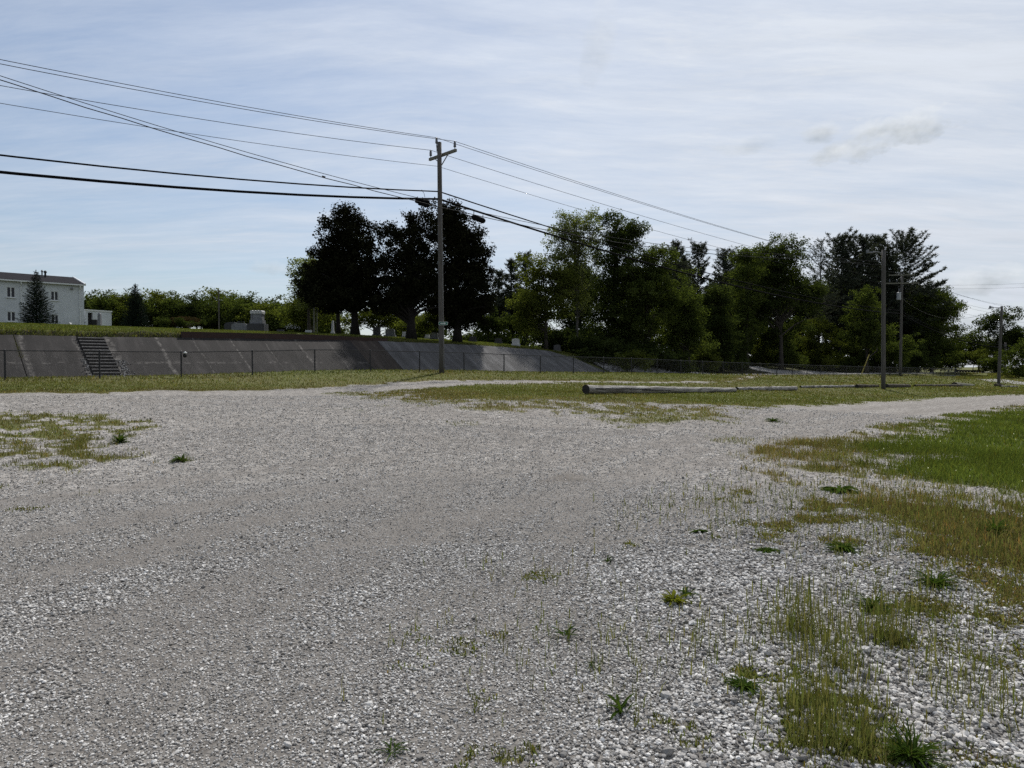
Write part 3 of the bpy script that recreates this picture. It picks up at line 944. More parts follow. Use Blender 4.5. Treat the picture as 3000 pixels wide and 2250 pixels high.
    dark = conc('stained_dark_concrete', (.018, .0165, .0163), (.041, .0375, .0365), (.029, .0262, .0255), (.14, .131, .122), ((2.35, .16, .8), (6.45, .3, .8), (9.1, .13, .9), (11.2, .05, .7), (13.5, .06, .8), (15.6, .05, .6), (17.9, .10, .9), (20.2, .05, .6), (-4, .1, .7), (4.8, .14, .7)))
    pale = conc('light_grey_concrete', (.075, .074, .076), (.128, .127, .130), (.09, .09, .092), (.19, .186, .18))
    brown = conc('brown_stained_concrete', (.036, .029, .025), (.066, .054, .046), (.046, .037, .032), (.15, .135, .12))

    def panel(parent, t0, t1, m, shear=.0, bottom_cut=None):
        nt, ns_ = max(3, int((t1 - t0) / .3)), 16
        V, uv, q = [], [], []
        th = .16
        for a in range(nt + 1):
            for b in range(ns_ + 1):
                s = RUN * b / ns_
                t = t0 + (t1 - t0) * a / nt
                if bottom_cut:
                    t = t0 + (t1 + bottom_cut * (1 - (b / ns_)) ** 1.0 - (1.6 * smooth(.72, 1, b / ns_)) - t0) * a / nt
                tt = t
                zb, zt = float(road_z(tt)) - .04, float(wall_top(tt))
                z = zb + (zt - zb) * s / RUN + .06 + .02 * (float(vnoise(t * 1.2, s * 1.2, 3)) - .5)
                if b == ns_:
                    z += .05 * (float(vnoise(t * 2.5, 3, 9)) - .5)
                V.append((*xy(tt, -(WB + s)), z)); uv.append((t, s))
        k1 = ns_ + 1
        for a in range(nt):
            for b in range(ns_):
                q.append((a * k1 + b, (a + 1) * k1 + b, (a + 1) * k1 + b + 1, a * k1 + b + 1))
        # thickness: skirt along the rim
        rim = [a * k1 for a in range(nt + 1)] + [nt * k1 + b for b in range(1, k1)] + [a * k1 + ns_ for a in range(nt - 1, -1, -1)] + [b for b in range(ns_ - 1, 0, -1)]
        o = len(V)
        for r in rim:
            x, y, z = V[r]; V.append((x, y, z - th)); uv.append(uv[r])
        L = len(rim)
        for i_ in range(L):
            q.append((rim[i_], o + i_, o + (i_ + 1) % L, rim[(i_ + 1) % L]))
        ob = arrays('panel', V, quads=np.array(q), mat=m, parent=parent)
        me = ob.data
        lay = me.uv_layers.new(name='uv')
        vi = np.zeros(len(me.loops), np.int32); me.loops.foreach_get('vertex_index', vi)
        lay.data.foreach_set('uv', np.array(uv, np.float32)[vi].ravel())
        return ob

    def slope_thing(name, label, t0):
        x, y = xy(t0, -WB)
        return thing(name, label, 'sloped wall', (x, y, float(road_z(t0))), 'concrete slopes below the cemetery bank')
    w1 = slope_thing('concrete_slope', 'dark stained concrete slope left of the concrete steps, with a grassy joint', 2)
    for t0, t1 in ((-26, -14), (-13.985, -4), (-3.985, 2.08), (2.12, 4.97)):
        panel(w1, t0, t1, dark)
    w2 = slope_thing('concrete_slope', 'long dark stained concrete slope between the steps and the paler slope', 6.4)
    for t0, t1 in ((6.32, 9.06), (9.066, 17.9), (17.906, 22.1)):
        panel(w2, t0, t1, dark)
    panel(w2, 22.106, 24.39, brown)
    w3 = slope_thing('concrete_slope', 'light grey concrete slope behind the crossarm utility pole', 30)
    for t0, t1 in ((24.44, 41),):
        panel(w3, t0, t1, pale)
    panel(w3, 41.004, 44.6, pale, bottom_cut=2.2)

    # steps in the slope
    x, y = xy(5.0, -WB)
    st = thing('concrete_steps', 'dark concrete stairway set in the sloped wall below the evergreens', 'stairs', (x, y, float(road_z(5))))
    t0, t1 = 4.99, 6.30
    zb, zt = float(road_z(5.6)), float(wall_top(5.6)) + .02
    ns_ = 13
    kk = NT('old_step_concrete'); vv = kk.obj()
    stm = kk.pbr(kk.ramp(kk.noise(vv, 5, 5), [(.3, (.014, .012, .012)), (.75, (.032, .029, .028))]), .9, kk.bump(kk.noise(vv, 14, 4), .02))
    kk = NT('pale_step_edge'); vv = kk.obj()  # tread edges set paler than the steps
    edg = kk.pbr(kk.ramp(kk.noise(vv, 7, 5), [(.35, (.16, .15, .142)), (.7, (.32, .305, .29))]), .9)
    for i_ in range(ns_):
        s0, s1 = RUN * i_ / ns_, RUN * (i_ + 1) / ns_
        z0, z1 = zb + (zt - zb) * i_ / ns_ - .1, zb + (zt - zb) * (i_ + 1) / ns_ - .04
        mb = MB()
        c = xy((t0 + t1) / 2, -(WB + (s0 + s1) / 2))
        mb.box((*c, (z0 + z1) / 2 - .2), t1 - t0, s1 - s0 + .10, z1 - z0 + .4, (*D, 0), (*(-N), 0))
        so = obj('step', mb, stm, st)
        mb = MB()
        c = xy((t0 + t1) / 2, -(WB + s0 - .01))
        mb.box((*c, z1 - .016), t1 - t0 - .02, .12, .06, (*D, 0), (*(-N), 0))
        obj('tread_edge', mb, edg, so)

    # brick kerb along the top
    kb = NT('dark_red_brick'); uvw = kb.map(kb.obj(), (1, 1, 1), (0, 0, -math.atan2(D[1], D[0])))
    br = kb.n('ShaderNodeTexBrick'); sx = kb.n('ShaderNodeSeparateXYZ'); kb.set(sx.inputs[0], uvw)
    cb = kb.n('ShaderNodeCombineXYZ'); kb.set(cb.inputs[0], sx.outputs[0]); kb.set(cb.inputs[1], sx.outputs[2])
    kb.set(br.inputs['Vector'], cb.outputs[0])
    for nm, cc in (('Color1', (.046, .022, .017)), ('Color2', (.030, .017, .014)), ('Mortar', (.035, .03, .027))):
        br.inputs[nm].default_value = (*cc, 1)
    br.inputs['Scale'].default_value = 1.0; br.inputs['Brick Width'].default_value = .21; br.inputs['Row Height'].default_value = .075; br.inputs['Mortar Size'].default_value = .008
    bc = kb.mix(kb.rng(kb.noise(kb.obj(), 1.3, 4), .4, .7, 0, .6), br.outputs[0], (.028, .018, .015))
    bm_ = kb.pbr(bc, .9, kb.bump(br.outputs[1], .006))
    mb = MB()
    ta = np.arange(10.6, 25.3, .35)
    for a, b in zip(ta[:-1], ta[1:]):
        za, zb2 = float(wall_top(a)), float(wall_top(b))
        ha = .43 - .16 * smooth(18, 25, a); hb = .43 - .16 * smooth(18, 25, b)
        for u0, u1 in ((RUN + .02, RUN + .24),):
            p = [(*xy(a, -(WB + u0)), za - .1), (*xy(b, -(WB + u0)), zb2 - .1), (*xy(b, -(WB + u1)), zb2 - .1), (*xy(a, -(WB + u1)), za - .1),
                 (*xy(a, -(WB + u0)), za + ha), (*xy(b, -(WB + u0)), zb2 + hb), (*xy(b, -(WB + u1)), zb2 + hb), (*xy(a, -(WB + u1)), za + ha)]
            mb.add(p, [(0, 1, 5, 4), (4, 5, 6, 7), (2, 3, 7, 6), (0, 3, 2, 1)] + ([(0, 4, 7, 3)] if a == ta[0] else []) + ([(1, 2, 6, 5)] if b == ta[-1] else []))
    x, y = xy(10.6, -(WB + RUN)); tag(obj('brick_kerb', mb, bm_, None, (x, y, float(wall_top(10.6)))), 'low dark red brick wall along the grass above the concrete slope', 'brick wall')

    # riprap where the slope runs out
    rng = np.random.default_rng(5)
    phi = 1.618
    ico = np.array([(-1, phi, 0), (1, phi, 0), (-1, -phi, 0), (1, -phi, 0), (0, -1, phi), (0, 1, phi), (0, -1, -phi), (0, 1, -phi), (phi, 0, -1), (phi, 0, 1), (-phi, 0, -1), (-phi, 0, 1)]) / 1.9
    tri = np.array([(0, 11, 5), (0, 5, 1), (0, 1, 7), (0, 7, 10), (0, 10, 11), (1, 5, 9), (5, 11, 4), (11, 10, 2), (10, 7, 6), (7, 1, 8), (3, 9, 4), (3, 4, 2), (3, 2, 6), (3, 6, 8), (3, 8, 9),
                    (4, 9, 5), (2, 4, 11), (6, 2, 10), (8, 6, 7), (9, 8, 1)])
    n = 2600
    t = rng.uniform(47.3, 63, n); s = rng.uniform(-.2, 1, n) ** 1.3 * 3.6 * np.interp(t, [47, 52, 63], [.7, 1, .5])
    s = np.nan_to_num(s, nan=.0)
    sc = rng.uniform(.05, .16, n) * (1 + .4 * rng.uniform(0, 1, n) ** 4)
    m_ = 480                                                        # crumbled concrete beside the steps
    tr_ = np.concatenate([rng.normal(6.6, .16, m_ // 2), rng.normal(4.85, .08, m_ // 4), rng.uniform(4.9, 6.6, m_ - m_ // 2 - m_ // 4)])
    sr_ = np.concatenate([1.6 * rng.uniform(0, 1, m_ // 2) ** 1.4, 1.7 * rng.uniform(0, 1, m_ // 4), .35 * rng.uniform(-1, 1, m_ - m_ // 2 - m_ // 4)])
    t = np.concatenate([t, tr_]); s = np.concatenate([s, sr_]); sc = np.concatenate([sc, rng.uniform(.015, .035, m_)]); n += m_
    x, y = xy(t, -(WB + s)); z = hill_z(t, np.maximum(s, 0)) + np.where(t < 10, .10, 0)
    V = ico[None] * (1 + rng.uniform(-.25, .25, (n, 12, 1))) * sc[:, None, None] * np.array([1.2, 1.2, .75]) + np.stack([x, y, z + sc * .2], 1)[:, None]
    T = (tri[None] + (np.arange(n) * 12)[:, None, None]).reshape(-1, 3)
    k = NT('riprap_stone'); isl = k.n('ShaderNodeNewGeometry').outputs['Random Per Island']
    m = k.pbr(k.ramp(isl, [(0, (.07, .068, .066)), (.6, (.17, .168, .166)), (1, (.32, .32, .32))]), .9)
    tag(arrays('rubble', V.reshape(-1, 3), tris=T, mat=m), kind='stuff')
# ------------------------------------------------------------------ trees
def leafq(C, size, rng, aspect=.62, up=.35):
    n = len(C)
    nr = rng.normal(0, 1, (n, 3)); nr[:, 2] = np.abs(nr[:, 2]) + up
    nr /= np.linalg.norm(nr, axis=1)[:, None]
    a = rng.normal(0, 1, (n, 3)); a -= nr * (a * nr).sum(1)[:, None]; a /= np.linalg.norm(a, axis=1)[:, None]
    b = np.cross(nr, a)
    s = size[:, None]
    V = np.stack([C - a * s * .5, C + b * s * .5 * aspect + nr * s * .08, C + a * s * .5, C - b * s * .5 * aspect + nr * s * .08], 1).reshape(-1, 3)
    Q = np.arange(n * 4).reshape(n, 4)
    return V, Q


def broadleaf(name, label, cat, px, Y, blobs, leaf, bark, rng, nclus=150, per=60, lsize=.2, clr=.55, trunk=.22, limbs=34, fork=.28, group=None, dy=0., squash=.7, spiky=0., xoff=0, top=None, surf=2.4):
    """blobs: (photo px, py, half width px, half height px[, depth offset m]) outlines of the crown at depth Y"""
    x0 = xat(px, Y); z0 = lz(x0, Y) - .05
    base = Vector((x0, Y, z0))
    t = thing(name, label, cat, base, group)
    k = Y / F
    gr = 1.12 if (leaf != 'leaf_cedar' and name.endswith('tree') and nclus > 200) else 1.0
    nclus = int(nclus * (1.3 if gr > 1 else 1))
    B = []
    for b in blobs:
        c = at(b[0], b[1], Y); d = b[4] if len(b) > 4 else 0.
        B.append((c.x, Y + d, c.z, b[2] * k * gr, b[2] * k * .85 * gr, b[3] * k * (1 + (gr - 1) * .5)))
    B = np.array(B)
    w = (B[:, 3] * B[:, 4] * B[:, 5]) ** (2 / 3); w /= w.sum()
    which = rng.choice(len(B), nclus, p=w)
    dr = rng.normal(0, 1, (nclus, 3)); dr /= np.linalg.norm(dr, axis=1)[:, None]
    rad = rng.uniform(0, 1, nclus) ** (1 / surf)
    C = B[which, :3] + dr * B[which, 3:6] * rad[:, None]
    C[:, 2] = np.maximum(C[:, 2], z0 + .3)
    # two thirds of the leaf clusters gather round boughs, so that the crown has clumps and hollows
    nbo = max(3, nclus // 8)
    bo = rng.integers(0, nbo, nclus)
    m_ = rng.uniform(0, 1, nclus) < .66
    C[m_] = C[bo[m_]] + np.clip(rng.normal(0, 1, (int(m_.sum()), 3)), -1.8, 1.8) * clr * np.array([1.35, 1.35, .75])
    tone = np.clip(.55 * rng.uniform(0, 1, nbo)[bo] + .45 * rng.uniform(0, 1, nclus), 0, 1)
    C[:, 2] = np.maximum(C[:, 2], z0 + .3)
    cr = clr * rng.uniform(.55, 1.4, nclus)
    cnt = rng.poisson(per * (cr / clr) ** 1.5) + 4
    ci = np.repeat(np.arange(nclus), cnt)
    off = np.clip(rng.normal(0, 1, (len(ci), 3)), -1.7, 1.7) * np.array([1, 1, squash]) * .55
    if spiky:
        off[:, 2] += rng.exponential(spiky, len(ci)) - spiky * .5
    P = C[ci] + off * cr[ci][:, None]
    P[:, 2] = np.maximum(P[:, 2], z0 + .05)
    V, Q = leafq(P, lsize * rng.uniform(.6, 1.4, len(P)), rng)
    arrays('crown', V, quads=Q, mat=M[leaf], parent=t, col=dict(clump=np.repeat(tone[ci], 4)))
    # trunk and limbs
    mb = MB()
    ztop = B[:, 2].max() + 0.3 * B[:, 5].max() if top is None else top
    H = ztop - z0
    cxm, cym = (B[:, 0] * w).sum(), (B[:, 1] * w).sum()
    path = []
    m = 9
    for i in range(m):
        f = i / (m - 1)
        path.append(Vector((x0 + (cxm - x0) * f ** 1.5 + .12 * math.sin(f * 7 + px) * f * H * .1, Y + (cym - Y) * f ** 1.5 + .1 * math.cos(f * 6 + px) * f * H * .1, z0 + H * .92 * f)))
    rad_ = [trunk * (1.35 if i == 0 else 1) * (1 - .9 * (i / (m - 1)) ** .8) + .012 for i in range(m)]
    mb.tube(path, rad_, 8)
    order = rng.permutation(nclus)[:limbs]
    for j in order:
        c = Vector(C[j])
        hz = max(z0 + H * fork, min(c.z - .15 * (c - base).length, z0 + H * .8)) - rng.uniform(0, .12) * H
        hz = max(hz, z0 + H * fork * .8)
        f = min(.97, max(0, (hz - z0) / (H * .92))); i = min(m - 2, int(f * (m - 1))); ff = f * (m - 1) - i
        s = path[i].lerp(path[i + 1], ff)
        r0 = max(.018, (rad_[i] * (1 - ff) + rad_[i + 1] * ff) * .55)
        L = (c - s)
        mid1 = s + L * .35 + Vector((rng.normal(0, .05), rng.normal(0, .05), .10)) * L.length
        mid2 = s + L * .7 + Vector((rng.normal(0, .05), rng.normal(0, .05), .08)) * L.length
        mb.tube([s, mid1, mid2, c], [r0, r0 * .7, r0 * .42, .012], 5, False)
    obj('trunk', mb, M[bark], t, smoothf=True)
    return t


def pine(name, label, px, Y, top_y, halfw, rng, leaf='leaf_pine', bark='bark_dark', group=None, clear=.25, gaps=.2, per=11, tw=.36, whorl=None, trunk=.24, cat='pine tree', taper=.62, base_y=None):
    x0 = xat(px, Y); z0 = lz(x0, Y) - .05
    ztop = zat(top_y, Y); H = ztop - z0; R = halfw * Y / F
    t = thing(name, label, cat, (x0, Y, z0), group)
    mb = MB()
    m = 8
    lean = rng.normal(0, .012)
    path = [Vector((x0 + lean * H * i / (m - 1), Y, z0 + H * .985 * i / (m - 1))) for i in range(m)]
    mb.tube(path, [trunk * (1 - .93 * i / (m - 1)) + .01 for i in range(m)], 8)
    C, S = [], []
    nw = whorl or int(H * 1.35)
    for wi in range(nw):
        f = clear + (1 - clear) * (wi + rng.uniform(-.25, .25)) / nw
        f = min(max(f, clear * .9), .985)
        prof = (1 - f) / (1 - clear)
        L0 = R * (min(1, prof ** taper * 1.35) * (.7 + .3 * smooth(0, .2, f - clear)) + .05) * rng.uniform(.78, 1.15)
        nb = int(rng.integers(5, 8))
        a0 = rng.uniform(0, 6.28)
        for bi in range(nb):
            if rng.uniform() < gaps: continue
            an = a0 + 6.283 * bi / nb + rng.normal(0, .3)
            L = L0 * rng.uniform(.6, 1.15)
            el = .02 + 1.0 * smooth(.55, 1, f) + rng.normal(0, .10)
            s = Vector((x0 + lean * H * f, Y, z0 + H * f))
            d = Vector((math.cos(an), math.sin(an), 0))
            bend = .28
            pts = [s + d * L * q + Vector((0, 0, L * (el * q + bend * q * q))) for q in (0, .4, .75, 1)]
            mb.tube(pts, [max(.012, trunk * .22 * (1 - f) + .016), .024, .016, .008], 4, False)
            nt = max(4, int(L / .17))
            for q in range(nt):
                qq = .22 + .78 * ((q + rng.uniform(0, 1)) / nt) ** .8
                side = Vector((-d.y, d.x, 0)) * rng.normal(0, .17) * L * (1.1 - qq * .7)
                p = s + d * L * qq + Vector((0, 0, L * (el * qq + bend * qq * qq) + .10 + rng.normal(0, .05))) + side
                C.append(tuple(p)); S.append(rng.uniform(.7, 1.25))
    for q in range(26):
        C.append((x0 + lean * H + rng.normal(0, .06), Y + rng.normal(0, .06), ztop - q * .055)); S.append(.8)
    C = np.array(C); S = np.array(S)
    n = per
    ci = np.repeat(np.arange(len(C)), n)
    dirs = rng.normal(0, 1, (len(ci), 3)) * np.array([1, 1, .6]); dirs[:, 2] += .55
    dirs /= np.linalg.norm(dirs, axis=1)[:, None]
    st = C[ci] + rng.normal(0, .10, (len(ci), 3)) * np.array([1, 1, .5])
    ln = tw * S[ci] * rng.uniform(.7, 1.3, len(ci))
    sd = np.cross(dirs, rng.normal(0, 1, (len(ci), 3))); sd /= np.linalg.norm(sd, axis=1)[:, None]
    wd = (ln * .24)[:, None]
    V = np.stack([st - sd * wd * .5, st + sd * wd * .5, st + dirs * ln[:, None]], 1).reshape(-1, 3)
    arrays('crown', V, tris=np.arange(len(V)).reshape(-1, 3), mat=M[leaf], parent=t, col=dict(clump=np.repeat(rng.uniform(0, 1, len(C))[ci], 3)))
    obj('trunk', mb, M[bark], t, smoothf=True)
    return t


def spruce(name, label, px, Y, base_y, top_y, halfw, rng):
    b = at(px, base_y, Y)
    x0 = b.x; z0 = lz(x0, Y) - .05
    ztop = zat(top_y, Y); H = ztop - z0; R = halfw * Y / F
    t = thing(name, label, 'spruce tree', (x0, Y, z0), 'young spruces on the cemetery bank')
    mb = MB(); mb.tube([(x0, Y, z0), (x0, Y, z0 + H * .5), (x0, Y, ztop)], [.09, .05, .008], 7)
    V = []
    C, Dd, Ln = [], [], []
    nl = 34
    for li in range(nl):
        f = .05 + .93 * li / nl
        L0 = R * (1 - f) ** .85 * 1.05 + .05
        nb = max(4, int(13 * (1 - f) + 4))
        for bi in range(nb):
            an = 6.283 * (bi + rng.uniform(-.35, .35)) / nb + li * 1.3
            L = L0 * rng.uniform(.62, 1.12)
            d = np.array([math.cos(an), math.sin(an), 0.])
            z = z0 + H * f
            el = -.12 + .55 * f
            pts = []
            for q in np.linspace(0, 1, 4):
                pts.append(np.array([x0, Y, z]) + d * L * q + np.array([0, 0, L * (el * q + .22 * q * q)]))
            mb.tube(pts, [.014, .011, .008, .004], 3, False)
            nt = max(4, int(L / .055))
            for q in range(nt):
                qq = .12 + .88 * (q + rng.uniform()) / nt
                p = np.array([x0, Y, z]) + d * L * qq + np.array([0, 0, L * (el * qq + .22 * qq * qq)])
                sid = np.array([-d[1], d[0], 0]) * rng.choice([-1, 1]) * rng.uniform(.2, 1) * min(.34, L * .3) * (1.1 - qq)
                for _ in range(4):
                    C.append(p + sid * rng.uniform(0, 1) + rng.normal(0, .02, 3))
                    dd = d * .7 + sid * 1.5 + np.array([0, 0, .25]) + rng.normal(0, .45, 3)
                    Dd.append(dd / np.linalg.norm(dd)); Ln.append(rng.uniform(.09, .16))
    for q in range(60):
        C.append(np.array([x0, Y, ztop - .7 * rng.uniform(0, 1)])); dd = rng.normal(0, .6, 3) + np.array([0, 0, .7]); Dd.append(dd / np.linalg.norm(dd)); Ln.append(.12)
    C, Dd, Ln = np.array(C), np.array(Dd), np.array(Ln)
    sd = np.cross(Dd, rng.normal(0, 1, Dd.shape)); sd /= np.linalg.norm(sd, axis=1)[:, None]
    V = np.stack([C - sd * .016, C + sd * .016, C + Dd * Ln[:, None]], 1).reshape(-1, 3)
    arrays('crown', V, tris=np.arange(len(V)).reshape(-1, 3), mat=M['leaf_spruce'], parent=t)
    obj('trunk', mb, M['bark'], t, smoothf=True)
    return t


def copy_tree(o, loc, scale, rotz, label):
    c = o.copy(); COL.objects.link(c); c.location = loc; c.scale = scale; c.rotation_euler = (0, 0, rotz)
    c['label'] = label
    for ch in o.children:
        d = ch.copy(); COL.objects.link(d); d.parent = c
    return c


ORD = ['first', 'second', 'third', 'fourth', 'fifth', 'sixth', 'seventh', 'eighth', 'ninth', 'tenth', 'eleventh', 'twelfth', 'thirteenth', 'fourteenth', 'fifteenth', 'sixteenth',
       'seventeenth', 'eighteenth', 'nineteenth', 'twentieth', 'twenty-first', 'twenty-second', 'twenty-third', 'twenty-fourth', 'twenty-fifth', 'twenty-sixth', 'twenty-seventh', 'twenty-eighth',
       'twenty-ninth', 'thirtieth', 'thirty-first', 'thirty-second', 'thirty-third', 'thirty-fourth']


def build_trees(rng):
    R = lambda: np.random.default_rng(rng.integers(1 << 30))
    spruce('spruce_tree', 'young blue-green spruce in front of the white building', 108, 62, 945, 792, 51, R())
    spruce('spruce_tree', 'young blue-green spruce on the bank right of the white block shed', 398, 64, 952, 830, 42, R())
    g = 'big dark cedars on the cemetery bank'
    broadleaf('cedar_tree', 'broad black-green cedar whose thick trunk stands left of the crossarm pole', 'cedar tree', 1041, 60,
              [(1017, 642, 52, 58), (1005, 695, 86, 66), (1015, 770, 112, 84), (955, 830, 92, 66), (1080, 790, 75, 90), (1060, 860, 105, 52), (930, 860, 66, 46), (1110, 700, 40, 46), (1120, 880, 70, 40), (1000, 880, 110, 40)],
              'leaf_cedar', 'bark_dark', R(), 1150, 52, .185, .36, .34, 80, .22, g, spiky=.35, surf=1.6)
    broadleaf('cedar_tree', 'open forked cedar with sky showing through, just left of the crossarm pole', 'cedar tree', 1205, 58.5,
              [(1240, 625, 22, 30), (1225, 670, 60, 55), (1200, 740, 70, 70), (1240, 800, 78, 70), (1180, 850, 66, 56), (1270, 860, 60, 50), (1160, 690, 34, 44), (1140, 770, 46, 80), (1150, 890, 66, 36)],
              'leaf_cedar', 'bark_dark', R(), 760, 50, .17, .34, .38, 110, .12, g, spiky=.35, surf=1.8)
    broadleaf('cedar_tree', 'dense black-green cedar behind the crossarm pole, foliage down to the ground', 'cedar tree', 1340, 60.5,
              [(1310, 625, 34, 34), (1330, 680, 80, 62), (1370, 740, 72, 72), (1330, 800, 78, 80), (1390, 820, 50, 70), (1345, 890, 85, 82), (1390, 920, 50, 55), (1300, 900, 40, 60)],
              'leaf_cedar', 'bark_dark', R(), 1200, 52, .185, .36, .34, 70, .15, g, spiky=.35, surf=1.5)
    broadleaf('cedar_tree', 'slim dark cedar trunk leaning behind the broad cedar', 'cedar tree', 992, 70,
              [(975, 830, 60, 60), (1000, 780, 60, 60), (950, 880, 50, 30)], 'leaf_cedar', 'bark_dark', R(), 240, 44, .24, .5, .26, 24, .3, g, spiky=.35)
    broadleaf('maple_tree', 'sunlit light green tree peeping out left of the broad cedar', 'tree', 905, 74,
              [(890, 770, 30, 32), (880, 815, 36, 45), (900, 860, 45, 40), (930, 800, 40, 60)], 'leaf_light', 'bark', R(), 150, 55, .22, .55, .2, 24, .25, surf=1.8)
    broadleaf('tree', 'low olive tree behind the two light posts at the bank', 'tree', 915, 92,
              [(900, 905, 40, 34), (945, 920, 55, 34), (870, 920, 34, 30)], 'leaf_yellow', 'bark', R(), 120, 60, .26, .7, .2, 20, .25)
    broadleaf('tree', 'low yellow-green tree seen between the two cedar trunks', 'tree', 1100, 100,
              [(1060, 925, 60, 32), (1130, 930, 60, 36), (1180, 945, 40, 25)], 'leaf_yellow', 'bark', R(), 150, 60, .28, .8, .2, 20, .2)
    broadleaf('tree', 'small bright green tree under the gap right of the forked cedar', 'tree', 1245, 90,
              [(1240, 945, 38, 28), (1262, 930, 24, 22)], 'leaf_yellow', 'bark', R(), 70, 60, .25, .6, .15, 16, .2)
    # pines right of the cedars
    gp = 'white pines in the wood'
    for px, Y, ty, hw, lab in ((1460, 84, 800, 40, 'bushy pine against the right flank of the dense cedar'), (1496, 86, 766, 46, 'thin-trunked pine with sky between its stems, right of the dense cedar'),
                               (1545, 90, 750, 54, 'pine with a feathery top left of the yellow-green maple'), (1980, 92, 712, 54, 'pine top rising behind the large green maple'),
                               (2042, 104, 720, 56, 'open pine with tiered branches seen against the sky in the gap of the wood'), (2008, 106, 752, 30, 'small thin pine beside the tiered pine in the gap'),
                               (2120, 108, 738, 64, 'dense dusky pine left of the tallest broadleaf tree'), (2165, 112, 756, 50, 'dusky pine half hidden by the tallest broadleaf tree')):
        pine('pine_tree', lab, px, Y, ty, hw, R(), clear=.3, group=gp, per=11, gaps=.1)
    for px, Y, ty, hw, lab in ((2396, 112, 706, 64, 'thin half-bare pine right of the tallest broadleaf tree'),):
        pine('pine_tree', lab, px, Y, ty, hw, R(), clear=.35, group=gp, per=4, gaps=.3)
    for px, Y, ty, hw, lab, cl in ((2458, 120, 700, 84, 'tall pine with a narrow spire, leftmost of the dark pine clump', .25), (2520, 122, 708, 76, 'tall pine in the middle of the dark pine clump left of the lamp pole', .25),
                                   (2566, 126, 700, 78, 'tall pine directly behind the lamp pole arm', .25), (2646, 124, 700, 124, 'widest dark pine right of the lamp pole, behind the transformer', .12),
                                   (2600, 130, 760, 66, 'shadowy pine between the lamp pole and the transformer pole', .15), (2690, 128, 850, 70, 'low dark pine at the right foot of the pine clump', .05)):
        pine('pine_tree', lab, px, Y, ty, hw, R(), clear=cl, group=gp, per=12, gaps=.06, tw=.42, trunk=.3, taper=.6)
    # broadleaf wood
    gb = 'broadleaf trees of the wood'
    broadleaf('maple_tree', 'yellow-green maple left of the tall pale tree, branches reaching over the graves', 'tree', 1600, 70,
              [(1580, 800, 60, 50), (1560, 860, 62, 60), (1620, 880, 75, 70), (1580, 930, 70, 40), (1650, 820, 45, 60), (1530, 900, 30, 45)], 'leaf_yellow', 'bark', R(), 330, 52, .19, .5, .2, 60, .15, gb, surf=1.7)
    broadleaf('poplar_tree', 'tall airy pale green tree with thin upright stems', 'tree', 1690, 73,
              [(1700, 645, 45, 30), (1665, 690, 62, 48), (1720, 700, 48, 60), (1650, 750, 48, 48), (1700, 780, 60, 60), (1690, 860, 60, 60)], 'leaf_light', 'bark_grey', R(), 340, 40, .17, .46, .16, 90, .1, gb, surf=2.0)
    broadleaf('oak_tree', 'dark green tree with the highest ragged top in the middle of the wood', 'tree', 1795, 75,
              [(1790, 640, 34, 36), (1830, 690, 48, 50), (1790, 720, 62, 60), (1860, 670, 22, 28), (1800, 800, 80, 70), (1780, 890, 80, 80), (1830, 960, 90, 70)], 'leaf_dark', 'bark_dark', R(), 520, 56, .19, .5, .26, 60, .2, gb, surf=1.8)
    broadleaf('maple_tree', 'large rounded mid green maple in the middle of the wood', 'tree', 1895, 74,
              [(1900, 760, 70, 48), (1940, 800, 62, 62), (1900, 860, 90, 70), (1960, 880, 60, 60), (1880, 940, 85, 55), (1850, 800, 50, 60), (1830, 980, 60, 40), (1760, 1000, 70, 40)], 'leaf_mid', 'bark', R(), 620, 58, .19, .5, .26, 60, .15, gb, surf=1.7)
    broadleaf('tree', 'drooping yellowish green tree right of the rounded maple, leaves down to the fence', 'tree', 2020, 76,
              [(2010, 870, 42, 42), (2025, 930, 40, 60), (2000, 970, 45, 60), (2040, 1000, 26, 50), (1960, 1000, 50, 50)], 'leaf_mid', 'bark', R(), 290, 60, .18, .46, .18, 30, .1, gb, surf=1.7)
    broadleaf('tree', 'rounded dark green tree like a column below the dusky pines', 'tree', 2105, 84,
              [(2090, 860, 44, 30), (2110, 900, 40, 50), (2080, 930, 40, 60), (2120, 980, 46, 60), (2100, 1030, 50, 40)], 'leaf_dark', 'bark_dark', R(), 300, 62, .2, .5, .18, 24, .1, gb, surf=1.6)
    broadleaf('sycamore_tree', 'tallest rounded broadleaf tree of the wood with its airy crown', 'tree', 2288, 98,
              [(2290, 730, 52, 46), (2300, 780, 70, 60), (2230, 760, 48, 50), (2200, 810, 55, 60), (2340, 840, 60, 60), (2280, 860, 80, 70), (2220, 900, 70, 70), (2350, 900, 50, 60), (2390, 860, 28, 40)],
              'leaf_dark', 'bark', R(), 560, 50, .24, .62, .34, 90, .2, gb, surf=2.1)
    broadleaf('tree', 'slender light green tree left of the tallest broadleaf tree', 'tree', 2190, 93,
              [(2195, 745, 28, 32), (2180, 800, 38, 50), (2185, 880, 45, 60), (2180, 960, 45, 60)], 'leaf_mid', 'bark', R(), 240, 50, .22, .55, .18, 44, .15, gb, surf=2.0)
    broadleaf('tree', 'conical light green tree in front of the pine clump, left of the lamp pole', 'tree', 2540, 100,
              [(2535, 870, 26, 30), (2535, 920, 44, 50), (2545, 980, 60, 55), (2500, 990, 40, 40)], 'leaf_mid', 'bark', R(), 240, 60, .22, .55, .2, 24, .1, gb, surf=1.7)
